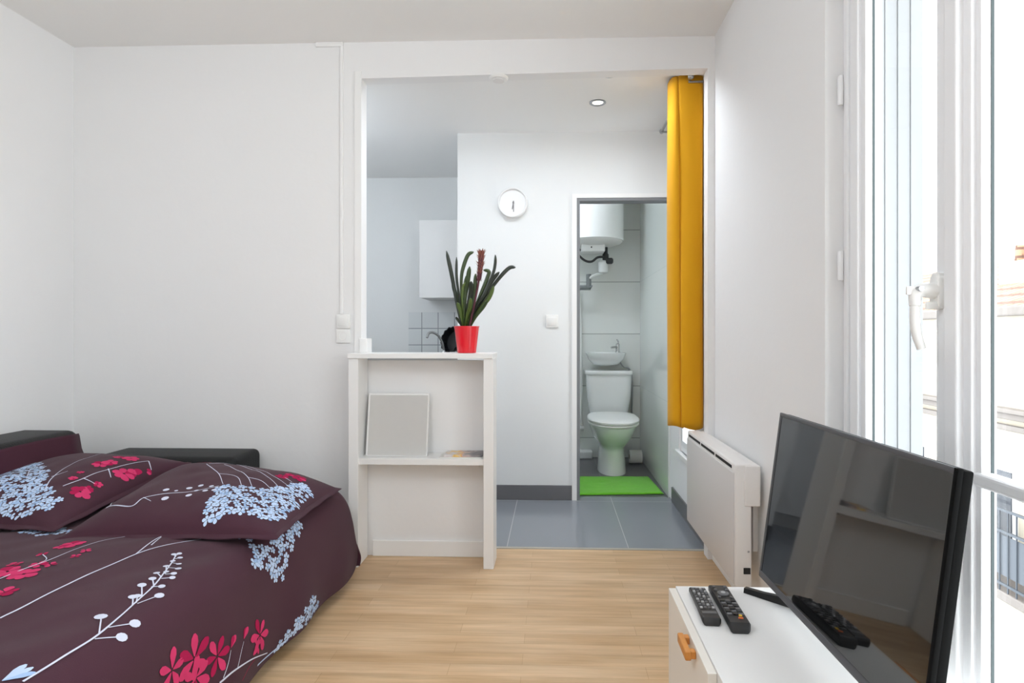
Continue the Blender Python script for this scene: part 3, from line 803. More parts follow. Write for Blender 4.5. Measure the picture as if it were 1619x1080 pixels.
# ------------------------------------------------------------------ switches, clock, detector, downlight
def switch(name, label, cx, cz, y, w, h, group=None, rocker=True):
    r = thing(name, label, 'light switch' if rocker else 'socket', (cx, y, cz - h / 2), group)
    b = NB(); box(b, cx - w / 2, cx + w / 2, y - .011, y, cz - h / 2, cz + h / 2, .003, 3); obj('plate', b, M['plastic'], r, 40)
    b = NB()
    if rocker: box(b, cx - w * .34, cx + w * .34, y - .015, y - .010, cz - h * .34, cz + h * .34, .002); obj('rocker', b, M['plastic'], r, 40)
    else:
        lathe(b, [(w * .30, -.0125), (w * .27, -.0125), (w * .25, -.0105)], (cx, y, cz), 24, 'y', caps=(False, True)); obj('socket_well', b, M['plastic'], r, 40)
    return r
p = on_y(543.5, 508.5, YB); switch('wall_switch', 'white switch on the back wall, the upper of two plates beside the opening', p.x, p.z, YB, .068, .066, None)
p = on_y(543.5, 531.5, YB); switch('wall_socket', 'white socket plate on the back wall, below the switch beside the opening', p.x, p.z, YB, .068, .066, None, False)
p = on_y(873, 508, YC); switch('light_switch', 'white light switch on the kitchen wall left of the bathroom doorway', p.x, p.z, YC, .080, .080)
p = on_y(811, 322, YC)
ck = thing('wall_clock', 'round white wall clock with grey hands above the light switch', 'clock', (p.x, YC, p.z - .093))
b = NB(); lathe(b, [(.093, 0), (.095, -.006), (.095, -.036), (.092, -.040), (.086, -.040), (.083, -.036), (.083, -.022)], (p.x, YC, p.z), 48, 'y', caps=(True, False)); obj('rim', b, M['white'], ck, 40)
b = NB(); lathe(b, [(.0835, -.018), (.0835, -.022), (.001, -.0225)], (p.x, YC, p.z), 40, 'y'); obj('dial', b, M['clockface'], ck, 40)
def hand(name, ang, L, w, y):
    b = NB(); box(b, -w, w, y - .0012, y, -.012, L, .0003, rot=Matrix.Translation((p.x + .004, YC, p.z)) @ Matrix.Rotation(ang, 4, 'Y')); obj(name, b, M['clockhand'], ck)
hand('hour_hand', math.radians(190), .042, .0030, -.024); hand('minute_hand', math.radians(178), .058, .0024, -.0262)
b = NB(); lathe(b, [(.006, -.022), (.006, -.028), (.001, -.029)], (p.x + .004, YC, p.z), 16, 'y'); obj('hub', b, M['clockhand'], ck, 40)

p = on_z(789, 125, 2.288); zz = 2.2888
sd = thing('smoke_detector', 'small round white detector fixed under the lintel of the opening', 'smoke detector', (p.x, 2.785, zz - .03))
b = NB(); lathe(b, [(.045, zz), (.046, zz - .007), (.040, zz - .014), (.020, zz - .017)], (p.x, 2.785, 0), 32); obj('housing', b, M['plastic'], sd, 40)
b = NB(); lathe(b, [(.028, zz - .0145), (.028, zz - .020), (.02, zz - .021)], (p.x, 2.785, 0), 24); obj('sensor_ring', b, M['rad'], sd, 40)
p = on_z(945, 162, ZK)
dl = thing('recessed_spotlight', 'small round recessed spotlight with metal ring in the kitchen ceiling', 'spotlight', (p.x, p.y, ZK - .006))
b = NB(); lathe(b, [(.046, ZK - .0005), (.046, ZK - .004), (.040, ZK - .007), (.032, ZK - .004), (.030, ZK - .0005)], (p.x, p.y, 0), 36, caps=(False, False)); obj('ring', b, M['steel'], dl, 40)
b = NB(); lathe(b, [(.030, ZK - .0008), (.030, ZK - .0018), (.001, ZK - .0025)], (p.x, p.y, 0), 28); obj('bulb', b, mat('spot_glow', (255, 248, 236), .3, emit=.8), dl, 40)
SPOT = (p.x, p.y)

# ------------------------------------------------------------------ curtain and its rod
cr_ = thing('curtain_rod', 'thin metal curtain rod along the right kitchen wall near the ceiling', 'curtain rod', (.66, 3.25, 2.30))
b = NB(); tube(b, [(.665, 2.845, 2.302), (.665, 3.60, 2.302)], .008, 12, smooth=False); obj('rod', b, M['steel'], cr_, 40)
for yy, s in ((2.842, 1), (3.60, -1)):
    b = NB(); lathe(b, [(.004, -.016), (.013, -.010), (.015, 0), (.013, .010), (.006, .016)], (.665, yy, 2.302), 16, 'y'); obj('finial', b, M['steel'], cr_, 50)
for yy in (2.865, 3.57):
    b = NB(); box(b, .66, XR, yy, yy + .012, 2.284, 2.293, .002); box(b, XR - .005, XR, yy - .012, yy + .024, 2.28, 2.33, .002); obj('bracket', b, M['steel'], cr_)
base = catmull([(.735, 3.02, 0), (.66, 2.985, 0), (.615, 3.03, 0), (.584, 3.00, 0), (.580, 2.945, 0), (.590, 2.905, 0), (.612, 2.892, 0), (.632, 2.905, 0), (.634, 2.914, 0), (.626, 2.892, 0), (.640, 2.882, 0), (.668, 2.876, 0), (.700, 2.878, 0), (.726, 2.886, 0), (.738, 2.91, 0), (.728, 2.94, 0)], 6)
b = NB(); rows = []
nz = 40; zt, zb_ = 2.326, .595
for i in range(nz + 1):
    t = i / nz; z = zt + (zb_ - zt) * t
    row = []
    for k, p in enumerate(base):
        s = k / (len(base) - 1)
        sh_ = .022 * (t - .5) * math.exp(-((s - .52) / .12) ** 2)               # the overlapping fold drifts sideways
        wob = .004 * math.sin(6 * t + 9 * s)
        zz = z + (.006 * math.sin(s * 22) if i == nz else 0) + (-.012 * (s - .4) if i == nz else 0)
        row.append((min(.747, p.x + sh_ + wob * .6), p.y + wob, zz))
    rows.append(row)
loft(b, rows, False, False, closed=False)
ct = obj('curtain', b, M['yellow'], None, 60, origin=(.66, 2.94, .59))
md = ct.modifiers.new('thickness', 'SOLIDIFY'); md.thickness = .003; md.offset = 0
tag(ct, 'mustard yellow curtain gathered at the right side of the opening', 'curtain')

# ------------------------------------------------------------------ wall heater
hx0 = .648; pn_ = on_x(1163, 735, hx0); yn = pn_.y; yf = on_x(1087, 675, hx0).y
zt, zb_ = .590, .150
ht = thing('wall_heater', 'white electric panel heater fixed to the right wall below the curtain', 'heater', (.70, (yn + yf) / 2, zb_))
b = NB(); box(b, hx0, hx0 + .058, yn, yf, zb_, zt, .008, 3); obj('casing', b, M['rad'], ht, 40)
b = NB(); box(b, hx0 + .03, hx0 + .088, yn - .004, yf + .004, zt - .15, zt - .004, .006, 3); obj('rear_housing', b, M['rad'], ht, 40)
b = NB(); box(b, hx0 - .004, hx0 + .004, yn + .012, yf - .004, zb_ + .008, zt - .034, .003, 2); obj('front_panel', b, M['radf'], ht, 40)
L_ = yf - yn
for k in range(3):
    b = NB(); y0 = yn + .045 + k * (L_ - .06) / 3; box(b, hx0 - .0015, hx0 + .012, y0, y0 + (L_ - .06) / 3 - .02, zt - .024, zt - .013, .001); obj('air_slot', b, M['dark'], ht)
b = NB(); box(b, hx0 + .0885, XR, yn + .08, yf - .08, zb_ + .10, zt - .06, .002); obj('wall_bracket', b, M['rad'], ht)
b = NB(); box(b, hx0 + .028, hx0 + .052, yn - .003, yn + .004, zb_ + .05, zb_ + .072, .001); obj('power_switch', b, M['black'], ht)
b = NB(); lathe(b, [(.004, -.002), (.003, -.003)], (hx0 + .045, yn, zb_ + .13), 10, 'y'); obj('screw', b, M['steel'], ht)

# ------------------------------------------------------------------ bathroom
tx = .455
wc = thing('toilet', 'white ceramic toilet with closed lid in the bathroom', 'toilet', (tx, 4.6, 0))
def egg(hw, y0, y1, z, n=36, pw=2.3):
    yc = y0 + (y1 - y0) * .52; out = []
    for i in range(n):
        a = 2 * PI * i / n; c, s = math.cos(a), math.sin(a)
        x = hw * math.copysign(abs(c) ** (2 / pw), c); r = (yc - y0) if s < 0 else (y1 - yc)
        out.append((tx + x, yc + r * math.copysign(abs(s) ** (2 / (2.1 if s < 0 else 3.5)), s), z))
    return out
b = NB(); loft(b, [egg(.112, 4.35, 4.78, 0), egg(.110, 4.352, 4.78, .02), egg(.101, 4.362, 4.79, .10), egg(.095, 4.372, 4.80, .175), egg(.099, 4.362, 4.81, .200), egg(.120, 4.315, 4.83, .228), egg(.148, 4.25, 4.85, .275), egg(.168, 4.205, 4.86, .325), egg(.180, 4.18, 4.86, .365), egg(.182, 4.175, 4.86, .378), egg(.178, 4.18, 4.855, .383)]); obj('bowl', b, M['ceramic'], wc, 60)
b = NB(); loft(b, [egg(.188, 4.162, 4.745, .384), egg(.192, 4.156, 4.75, .388), egg(.192, 4.156, 4.75, .397), egg(.188, 4.16, 4.745, .401)]); obj('seat', b, M['plastic'], wc, 50)
b = NB(); loft(b, [egg(.190, 4.158, 4.75, .403), egg(.194, 4.150, 4.755, .408), egg(.194, 4.150, 4.755, .420), egg(.184, 4.165, 4.75, .429), egg(.12, 4.26, 4.70, .434)]); obj('lid', b, M['plastic'], wc, 50)
def rrect(hw, y0, y1, z, n=40):
    yc, hd = (y0 + y1) / 2, (y1 - y0) / 2
    return [(tx + .005 + hw * math.copysign(abs(math.cos(a)) ** .28, math.cos(a)), yc + hd * math.copysign(abs(math.sin(a)) ** .35, math.sin(a)), z) for a in [2 * PI * (i + .5) / n for i in range(n)]]
b = NB(); loft(b, [rrect(.155, 4.83, 5.02, .384), rrect(.165, 4.82, 5.02, .44), rrect(.180, 4.808, 5.022, .52), rrect(.187, 4.80, 5.022, .62), rrect(.190, 4.798, 5.022, .722)]); obj('tank', b, M['ceramic'], wc, 60)
b = NB(); loft(b, [rrect(.194, 4.792, 5.024, .7225), rrect(.199, 4.787, 5.025, .729), rrect(.199, 4.787, 5.025, .748), rrect(.194, 4.792, 5.022, .757)]); obj('tank_lid', b, M['ceramic'], wc, 50)
# basin
bx, by = .440, 4.905
wb = thing('washbasin', 'small white washbasin on the bathroom wall above the toilet tank', 'basin', (bx, by, .79))
def bas(hw, hd, z, yo=0): return [(bx + hw * math.cos(a), by + yo + hd * (math.sin(a) if math.sin(a) < 0 else min(1, 1.0 * math.sin(a))), z) for a in [2 * PI * i / 40 for i in range(40)]]
b = NB(); loft(b, [bas(.06, .05, .792, .03), bas(.11, .08, .808, .015), bas(.148, .108, .85), bas(.163, .118, .885), bas(.168, .121, .897), bas(.168, .121, .903), bas(.160, .113, .905), bas(.148, .10, .897), bas(.11, .075, .845), bas(.05, .04, .825)]); obj('bowl', b, M['ceramic'], wb, 50)
b = NB(); box(b, bx - .09, bx + .13, 4.99, YE, .81, .905, .008); obj('wall_mount', b, M['ceramic'], wb, 40)
fa = thing('basin_tap', 'chrome tap on the right of the small washbasin', 'tap', (.535, 4.94, .904))
b = NB(); lathe(b, [(.022, .904), (.020, .910), (.017, .914), (.016, .975), (.010, .98)], (.545, 4.955, 0), 20); obj('body', b, M['chrome'], fa, 40)
b = NB(); tube(b, [(.545, 4.955, .945), (.52, 4.93, .95), (.485, 4.905, .945)], .009, 10); obj('spout', b, M['chrome'], fa, 50)
b = NB(); tube(b, [(.545, 4.955, .978), (.548, 4.95, .995), (.535, 4.935, 1.012)], .006, 10); obj('lever', b, M['chrome'], fa, 50)
# flexible hose under basin
b = NB(); tube(b, [(.555, 4.99, .85), (.575, 4.985, .81), (.60, 5.0, .78), (.668, 5.012, .72), (.672, 5.016, .35)], .007, 8); b and obj('supply_hose', b, M['steel'], wb, 60)
# water heater
wx, wy, wr = .335, 4.785, .238
wh = thing('water_heater', 'white cylindrical water heater hanging high on the bathroom wall', 'water heater', (wx, wy, 1.80))
b = NB(); lathe(b, [(.10, 1.775), (.17, 1.785), (.215, 1.80), (.228, 1.812)], (wx, wy, 0), 48, caps=(True, False)); obj('bottom_cover', b, M['rad'], wh, 40)
b = NB(); lathe(b, [(.228, 1.812), (wr, 1.818), (wr, 2.30), (.20, 2.33)], (wx, wy, 0), 48, caps=(False, True)); obj('tank', b, M['enamel'], wh, 40)
b = NB(); box(b, wx - .11, wx + .08, wy - .10, wy + .05, 1.722, 1.785, .01, 3); cb = obj('control_cover', b, M['plastic'], wh, 40)
b = NB(); lathe(b, [(.006, 0), (.006, -.004)], (wx - .03, wy - .10, 1.757), 12, 'y'); obj('indicator', b, M['dark'], cb)
# pipes below it
b = NB(); tube(b, [(wx - .22, 4.82, 1.75), (wx - .15, 4.80, 1.745), (wx - .12, 4.80, 1.70), (wx - .07, 4.79, 1.66), (wx - .02, 4.79, 1.655), (wx + .03, 4.80, 1.69), (wx + .09, 4.81, 1.695)], .010, 10); tube(b, [(wx - .25, 4.84, 1.765), (wx - .14, 4.82, 1.765), (wx - .115, 4.83, 1.75)], .012, 10)
obj('flexible_pipe', b, M['cable'], wh, 60)
b = NB(); lathe(b, [(.022, 1.665), (.026, 1.675), (.026, 1.715), (.018, 1.725), (.018, 1.775)], (wx + .095, 4.82, 0), 16); sv = obj('safety_valve', b, M['cable'], wh, 40)
b = NB(); lathe(b, [(.02, -.03), (.026, -.022), (.026, .02), (.016, .03)], (wx + .125, 4.80, 1.66), 14, 'x'); obj('valve_knob', b, M['cable'], sv, 40)
b = NB(); lathe(b, [(.026, 1.56), (.040, 1.57), (.040, 1.65), (.024, 1.665)], (wx + .075, 4.82, 0), 18); obj('drain_cup', b, M['pipew'], wh, 40)
b = NB(); tube(b, [(wx + .07, 4.83, 1.565), (wx - .0, 4.86, 1.545), (wx - .04, 4.88, 1.52)], .012, 10); obj('drain_elbow', b, M['pipew'], wh, 50)
b = NB(); tube(b, [(wx - .04, 4.885, 1.56), (wx - .04, 4.885, 1.47), (wx - .055, 4.885, 1.452), (wx - .08, 4.885, 1.448), (-.514, 4.885, 1.448)], .021, 14, k=5); obj('drain_pipe', b, M['pipe'], wh, 50)
# white plumbing left of the toilet
b = NB(); tube(b, [(.10, 4.99, .70), (.245, 4.99, .70)], .016, 10, smooth=False); tube(b, [(.22, 4.985, 1.45), (.235, 4.985, .9), (.235, 4.985, .40), (.24, 4.985, .30), (.25, 4.985, .275)], .012, 10); tube(b, [(.10, 4.985, .255), (.26, 4.985, .255)], .020, 12, smooth=False); tube(b, [(.205, 4.98, .25), (.205, 4.98, .70)], .010, 10, smooth=False)
o = obj('water_pipes', b, M['pipew'], None, 50, origin='base'); tag(o, 'white water pipes on the bathroom wall left of the toilet', 'pipe')
b = NB(); box(b, .10, .33, 4.94, YE, .02, .085, .008); o = obj('pipe_boxing', b, M['pipew'], None, origin=(.21, 4.98, 0)); tag(o, 'low white box on the bathroom floor left of the toilet', 'box')
bpy.data.objects['pipe_boxing'].location.z = -.02
# toilet roll
tr = thing('toilet_roll', 'white toilet paper roll on the floor right of the toilet', 'toilet roll', (.672, 4.80, 0))
b = NB(); lathe(b, [(.020, -.05), (.054, -.05), (.054, .05), (.020, .05)], (.672, 4.80, .054), 32, 'x', caps=(False, False)); obj('paper', b, M['paper'], tr, 40)
b = NB(); lathe(b, [(.0205, -.05), (.0205, .05), (.018, .05), (.018, -.05)], (.672, 4.80, .054), 24, 'x', caps=(False, False)); obj('cardboard_core', b, mat('cardboard', (120, 100, 80), .8), tr, 40)
# bath mat
a_, b_, c_, d_ = [on_z(u, v, .012) for u, v in ((905, 781), (1050, 779), (1026, 753), (905, 753))]
b = NB(); N = 40; rr = []
for i in range(N + 1):
    r = []
    for k in range(N + 1):
        s, t = k / N, i / N
        p = a_.lerp(b_, s).lerp(d_.lerp(c_, s), t); p = Vector((min(p.x, .735), p.y, .014 + .004 * noise.noise(Vector((s * 9, t * 9, 1)))))
        e = min(s, 1 - s, t, 1 - t)
        if e < .02: p.z = .004
        r.append(p)
    rr.append(r)
loft(b, rr, False, False, closed=False)
o = obj('bath_mat', b, M['mat'], None, 60, origin=(.45, 4.1, 0)); md = o.modifiers.new('thickness', 'SOLIDIFY'); md.thickness = .0038; md.offset = -1
tag(o, 'bright green bath mat on the floor in the bathroom doorway', 'bath mat')

# ------------------------------------------------------------------ kitchen corner
cx0 = on_y(663, 470, 4.40).x
uc = thing('wall_cabinet', 'white wall cabinet high on the kitchen wall behind the opening', 'cabinet', (-.82, 4.57, 1.335))
b = NB(); box(b, cx0, XP - .004, 4.418, YK, 1.335, 1.925, .002); obj('body', b, M['white'], uc)
b = NB(); box(b, cx0, cx0 + .397, 4.40, 4.417, 1.335, 1.925, .002); obj('door', b, M['white'], uc)
b = NB(); box(b, -1.19, XP, YK - .008, YK, .90, 1.237); struct('trim_splashback', b, M['splash'])
wt = NB(); box(wt, -2.0, XP - .002, 4.14, YK - .009, .862, .90, .004); o = obj('worktop', wt, mat('worktop_grey', (150, 148, 145), .4, var=.1, vscale=40), None, origin='base'); tag(o, 'kitchen worktop under the splashback behind the half wall', 'worktop')
bc = thing('base_cabinet', 'white kitchen base cabinet under the worktop behind the half wall', 'cabinet', (-1.31, 4.45, 0))
b = NB(); box(b, -2.0, XP - .004, 4.18, YK - .012, .10, .861, .002); box(b, -1.98, XP - .02, 4.23, YK - .012, 0, .10); obj('body', b, M['white'], bc)
for i in range(3):
    x0 = -1.995 + i * .46
    b = NB(); box(b, x0, x0 + .452, 4.161, 4.179, .105, .855, .002); dd = obj('door', b, M['white'], bc)
    b = NB(); tube(b, [(x0 + .16, 4.15, .80), (x0 + .29, 4.15, .80)], .005, 8, smooth=False); obj('handle', b, M['steel'], dd)
fx = on_y(702, 556, 4.52).x
kt = thing('kitchen_tap', 'arched chrome kitchen tap in front of the splashback tiles', 'tap', (fx, 4.52, .90))
b = NB(); lathe(b, [(.025, .90), (.022, .915), (.014, .93)], (fx, 4.52, 0), 20); obj('base', b, M['chrome'], kt, 40)
tp = [on_y(u, v, 4.52 - k * .02) for (u, v), k in zip([(702, 553), (699, 541), (693, 531), (685, 526), (678, 527), (675, 534)], range(6))]
b = NB(); tube(b, [(fx, 4.52, .925)] + tp, .0095, 12); obj('spout', b, M['chrome'], kt, 60)
pp = on_y(708, 537, 4.50)
rotp = Matrix.Translation((pp.x + .02, 4.60, 1.0085)) @ Matrix.Rotation(math.radians(-38), 4, 'Z') @ Matrix.Rotation(math.radians(-14), 4, 'X')
b = NB()
def wavy(r, h, k=.0): return [Vector((r * (1 + k * math.cos(13 * a)) * math.cos(a), h, r * (1 + k * math.cos(13 * a)) * math.sin(a))) for a in [2 * PI * i / 104 for i in range(104)]]
loft(b, [wavy(.075, .03), wavy(.085, .026), wavy(.098, -.02, .01), wavy(.104, -.031, .045), wavy(.098, -.030, .045), wavy(.082, .020), wavy(.01, .024)])
bmesh.ops.transform(b, matrix=rotp, verts=b.verts[:]); tag(obj('black_dish', b, M['pan'], None, 40, origin=(pp.x, 4.62, .904)), 'black round dish with a scalloped rim propped on edge beside the kitchen tap', 'dish')
# ------------------------------------------------------------------ low cabinet, television, remotes
ZS = .40
far = on_z(1180, 928, ZS).y; xs0 = on_z(1069, 928, ZS).x
st = thing('television_cabinet', 'low white cabinet with wooden handle under the television', 'cabinet', (.52, 1.0, 0))
ys0, ys1 = .32, far; xs1 = XR - .05
b = NB(); box(b, xs0, xs1, ys0, ys1, ZS - .018, ZS, .0015); obj('top_board', b, M['white'], st)
for (y0, y1) in ((ys0, ys0 + .018), (ys1 - .018, ys1), (ys1 - .392, ys1 - .374), (ys1 - .78, ys1 - .762)):
    b = NB(); box(b, xs0, xs1, y0, y1, .06, ZS - .0182, .001); obj('side_panel', b, M['white'], st)
b = NB(); box(b, xs0 + .004, xs1, ys0 + .018, ys1 - .018, .06, .078, .001); obj('bottom_board', b, M['white'], st)
b = NB(); box(b, xs1 - .008, xs1, ys0 + .018, ys1 - .018, .078, ZS - .018); obj('back_board', b, M['white'], st)
b = NB(); box(b, xs0 + .03, xs1 - .02, ys1 - .762, ys1 - .392, .22, .234, .001); obj('niche_shelf', b, M['white'], st)
for y0, y1 in ((ys1 - .385, ys1 - .003), (ys0 + .003, ys1 - .775)):
    b = NB(); box(b, xs0 - .0185, xs0 - .0005, y0, y1, .062, ZS - .004, .0015, mi=0); dd = obj('door', b, M['edge'], st)
    yc = (y0 + y1) / 2
    hb = on_x(1082, 1022, xs0 - .035); zc = hb.z; yy = hb.y if y1 > 1 else yc
    b = NB(); box(b, xs0 - .042, xs0 - .029, yy - .040, yy + .040, zc - .010, zc + .010, .003, 3)
    for s in (-.029, .029): box(b, xs0 - .030, xs0 - .0185, yy + s - .008, yy + s + .008, zc - .008, zc + .008, .002)
    h_ = obj('handle', b, M['wood'], dd, 40)
for xx in (xs0 + .04, xs1 - .05):
    for yy in (ys0 + .05, ys1 - .05):
        b = NB(); lathe(b, [(.018, 0), (.022, .06)], (xx, yy, 0), 14); obj('leg', b, M['white'], st, 40)
# television
Y1 = far - .02
P2 = on_y(1233, 652, Y1)
d = ray(1515, 741); P3 = O + d * ((P2.z - H) / d.z)
wv = (P3 - P2); TWd = wv.length; wv.normalize()
P1 = on_y(1201, 912, Y1 - .01)
up = (P2 - P1); up = (up - wv * up.dot(wv)); THt = up.length; up.normalize()
nv = wv.cross(up).normalized()
if nv.x > 0: nv = -nv
print('TV', TWd, THt, list(P1), list(P2), list(P3))
def tvm(bm): bmesh.ops.transform(bm, matrix=Matrix(((wv.x, up.x, -nv.x, P2.x), (wv.y, up.y, -nv.y, P2.y), (wv.z, up.z, -nv.z, P2.z), (0, 0, 0, 1))), verts=bm.verts[:])
# local: x along width (far to near), y up (0 at top edge), z towards the back
tv = thing('television', 'flat black television with grey frame standing on the low white cabinet', 'television', tuple((P1 + P3) / 2 * Vector((1, 1, 0)) if False else Vector(((P1.x + P3.x) / 2, (P1.y + P3.y) / 2, ZS))))
bw = .010
b = NB()
box(b, 0, TWd - .0085, -bw, 0, 0, .008, .002); box(b, 0, TWd - .0085, -THt, -THt + .016, 0, .008, .002)
box(b, 0, bw, -THt + .015, -bw + .001, 0, .008, .002)
tvm(b); obj('frame', b, M['bezel'], tv, 40)
b = NB(); box(b, bw - .001, TWd - .008, -THt + .015, -bw + .001, .0022, .0075); tvm(b); obj('screen', b, M['screen'], tv)
b = NB(); box(b, .001, TWd - .001, -THt + .002, -.002, .0082, .026, .003); box(b, TWd - .0085, TWd, -THt, 0, 0, .009, .001); box(b, .10, TWd - .10, -THt + .03, -.12, .0255, .060, .010, 3); tvm(b); obj('back_shell', b, M['shell'], tv, 40)
for k, (u1, v1, u2, v2) in enumerate(((1178, 931, 1224, 946),)):
    A = on_z(u1, v1, ZS + .008); B = on_z(u2, v2, ZS + .008)
dirf = (B - A); dirf.z = 0; dirf.normalize()
def foot(o0, L):
    sd_ = Vector((-dirf.y, dirf.x, 0)) * .009
    b = NB(); rings = []
    for t, h in ((0, .012), (.25, .014), (.5, .020), (.75, .026), (1, .014)):
        p = o0 + dirf * L * t
        rings.append([(p + s) for s in (Vector((-sd_.x, -sd_.y, ZS + .0005 - p.z)), Vector((sd_.x, sd_.y, ZS + .0005 - p.z)), Vector((sd_.x * .7, sd_.y * .7, ZS + h - p.z)), Vector((-sd_.x * .7, -sd_.y * .7, ZS + h - p.z)))])
    loft(b, rings)
    m_ = o0 + dirf * L * .55
    box(b, m_.x - .012, m_.x + .012, m_.y - .010, m_.y + .010, ZS + .01, P1.z + .03 if True else 0, .002)
    obj('foot', b, M['black'], tv, 40)
foot(A, .20)
A2 = A + wv * (TWd - .12); A2.z = A.z; foot(A2, .20)

# remotes
def remote(label, far_px, near_px, L, wdt, th, kind):
    Pf = on_z(*far_px, ZS + th); Pn = on_z(*near_px, ZS + th)
    dr = (Pf - Pn); dr.z = 0; L = dr.length; dr.normalize(); ang = math.atan2(dr.y, dr.x) - PI / 2
    r = thing('remote_control', label, 'remote control', (Pn.x, Pn.y, ZS), 'remote controls on the low white cabinet')
    mt = Matrix.Translation((Pn.x, Pn.y, ZS + .0005)) @ Matrix.Rotation(ang, 4, 'Z')
    b = NB(); rings = []
    hw = wdt / 2
    for t, k, kz in ((-.01, .80, .35), (0, .92, .8), (.02, 1, 1), (.4, .97, 1), (.8, 1.0, .95), (.985, 1, .85), (1, .93, .6)):
        y = t * L; hh = th * kz
        rings.append([(-hw * k * .82, y, 0), (hw * k * .82, y, 0), (hw * k, y, hh * .35), (hw * k, y, hh * .8), (hw * k * .9, y, hh), (-hw * k * .9, y, hh), (-hw * k, y, hh * .8), (-hw * k, y, hh * .35)])
    loft(b, rings); bmesh.ops.transform(b, matrix=mt, verts=b.verts[:]); obj('body', b, M['rem'], r, 35)
    def btn(x, y, w, l, m, h=.0025, rnd=False):
        b = NB()
        z = th * .93
        if rnd: lathe(b, [(w, z), (w, z + h + .001), (w * .7, z + h + .002)], (x, y, 0), 14)
        else: box(b, x - w / 2, x + w / 2, y - l / 2, y + l / 2, z, th + h, .0008)
        bmesh.ops.transform(b, matrix=mt, verts=b.verts[:]); obj('button', b, m, r)
    if kind == 0:
        b = NB(); box(b, -hw * .8, hw * .8, .022, .034, th * .9, th + .0008, .0005); bmesh.ops.transform(b, matrix=mt, verts=b.verts[:]); obj('label_band', b, M['remg'], r)
        for i in range(8):
            for k in range(4): btn((k - 1.5) * hw * .44, L * (.30 + .085 * i), hw * .30, L * .045, M['btn'] if (i + k) % 3 else M['btnw'])
    else:
        for i in range(6):
            for k in range(3): btn((k - 1) * hw * .55, L * (.20 + .065 * i), hw * .46, L * .035, M['rem'] if (i + k) % 2 else M['btn'])
        btn(hw * .4, L * .165, hw * .3, L * .03, M['btny']); btn(hw * .3, L * .11, hw * .45, L * .02, M['btno'])
        btn(0, L * .72, hw * .6, 0, M['btn'], rnd=True); btn(0, L * .72, hw * .25, 0, M['btnw'], .004, True)
        for x in (-.6, .6):
            for y in (.62, .82, .9): btn(x * hw, L * y, hw * .3, L * .03, M['btn'])
    return r
remote('slim black remote with many small buttons, left of two on the cabinet', (1102, 927), (1126, 978), .18, .041, .017, 0)
remote('thicker black remote with a yellow button, right of two on the cabinet', (1134, 923), (1171, 986), .20, .046, .022, 1)

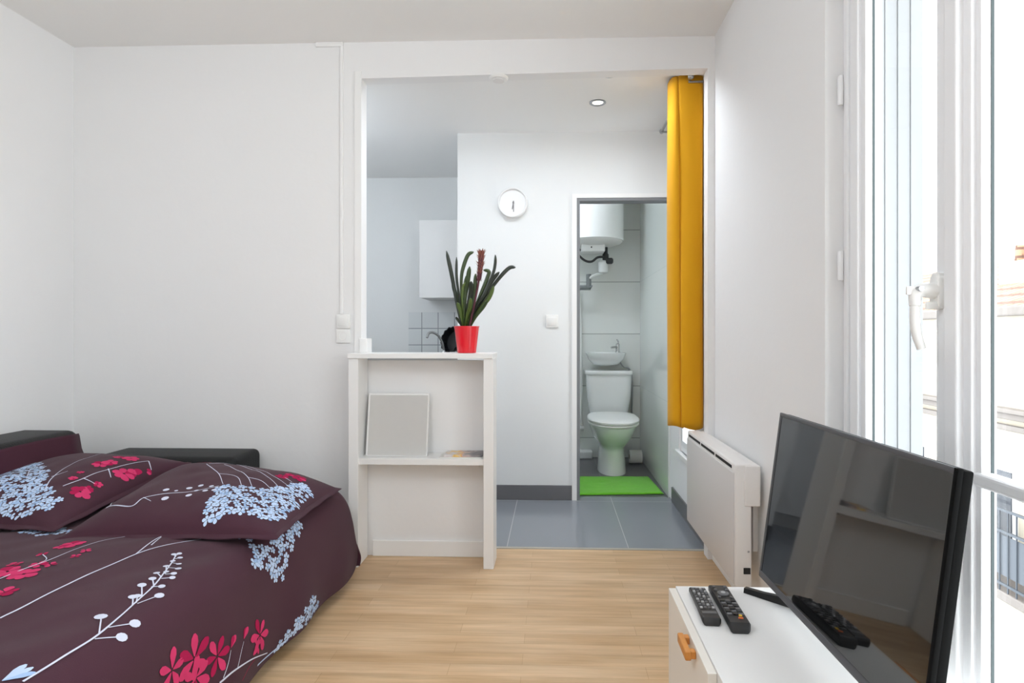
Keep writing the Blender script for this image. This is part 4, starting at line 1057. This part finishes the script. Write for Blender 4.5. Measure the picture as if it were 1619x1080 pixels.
# unseen lamps added to even out the brightness of the rooms
def added_globe(label, x, y, z, r, zc, m):
    t = thing('added_ceiling_lamp', label, 'lamp', (x, y, z - r))
    b = NB(); lathe(b, [(.05, zc), (.05, zc - .015), (.02, zc - .03)], (x, y, 0), 24); obj('ceiling_rose', b, M['white'], t, 40)
    b = NB(); tube(b, [(x, y, zc - .02), (x, y, z + r * .95)], .004, 8, smooth=False); obj('cord', b, M['white'], t)
    b = NB(); lathe(b, [(max(.004, r * math.sin(PI * k / 16)), z - r * math.cos(PI * k / 16)) for k in range(17)], (x, y, 0), 32); obj('globe', b, m, t, 60)
added_globe('white globe lamp added out of view to brighten the living room', -.8, .3, 2.02, .15, ZC, mat('added_globe_glow', (238, 246, 255), .5, emit=15))  # added above the viewer to lift walls and ceiling
for xx in (-.30, .28):  # unseen pair added to light the clock wall
    t = thing('recessed_spotlight', 'spotlight added out of view behind the lintel to brighten the clock wall, ' + ('left' if xx < 0 else 'right') + ' one of two', 'spotlight', (xx, 2.885, ZK - .006))
    b = NB(); lathe(b, [(.050, ZK - .0005), (.050, ZK - .004), (.045, ZK - .006), (.040, ZK - .002)], (xx, 2.885, 0), 30, caps=(False, False)); obj('ring', b, M['steel'], t, 40)
    b = NB(); lathe(b, [(.040, ZK - .0008), (.040, ZK - .0018), (.001, ZK - .0022)], (xx, 2.885, 0), 24); obj('bulb', b, mat('added_spot_glow', (238, 246, 255), .3, emit=170), t, 40)
added_globe('white globe lamp added out of view to brighten the kitchen', -1.72, 3.3, 2.0, .13, ZK, mat('added_kitchen_globe', (238, 246, 255), .5, emit=8.5))  # added behind the partition to lift the kitchen's brightness
bl_ = thing('added_ceiling_lamp', 'round lamp added out of view to brighten the bathroom', 'lamp', (-.15, 4.15, 2.30))
b = NB(); lathe(b, [(.11, 2.345), (.11, 2.32), (.08, 2.30), (.01, 2.295)], (-.15, 4.15, 0), 30); obj('diffuser', b, mat('added_bath_diffuser', (238, 246, 255), .5, emit=24), bl_, 40)  # added bathroom light, hidden from the camera

# ------------------------------------------------------------------ daylight
wd = bpy.data.worlds.new('overcast_sky'); SC.world = wd; wd.use_nodes = True
bg = wd.node_tree.nodes['Background']; bg.inputs[0].default_value = (.92, .965, 1, 1); bg.inputs[1].default_value = 2.9
def portal(name, Wd, x):
    L = bpy.data.lights.new(name, 'AREA'); L.shape = 'RECTANGLE'; L.size = Wd[3] - Wd[2]; L.size_y = Wd[1] - Wd[0]
    L.cycles.is_portal = True
    o = bpy.data.objects.new(name, L); C.objects.link(o); o.location = (x, (Wd[0] + Wd[1]) / 2, (Wd[2] + Wd[3]) / 2); o.rotation_euler = (0, PI / 2, 0)
for i, Wd in enumerate((W1, W2, W3)): portal('daylight_portal', Wd, XR + T + .01)

for o in bpy.data.objects:
    if '_o' in o: del o['_o']
vs_ = SC.view_settings
SC.display_settings.display_device = 'sRGB'
vs_.view_transform = 'Standard'; vs_.look = 'None'; vs_.exposure = 1.06; vs_.gamma = 1; vs_.use_curve_mapping = False
SC.cycles.max_bounces = 14; SC.cycles.diffuse_bounces = 8; SC.cycles.transparent_max_bounces = 12
SC.cycles.use_denoising = True
SC.cycles.sample_clamp_indirect = 8
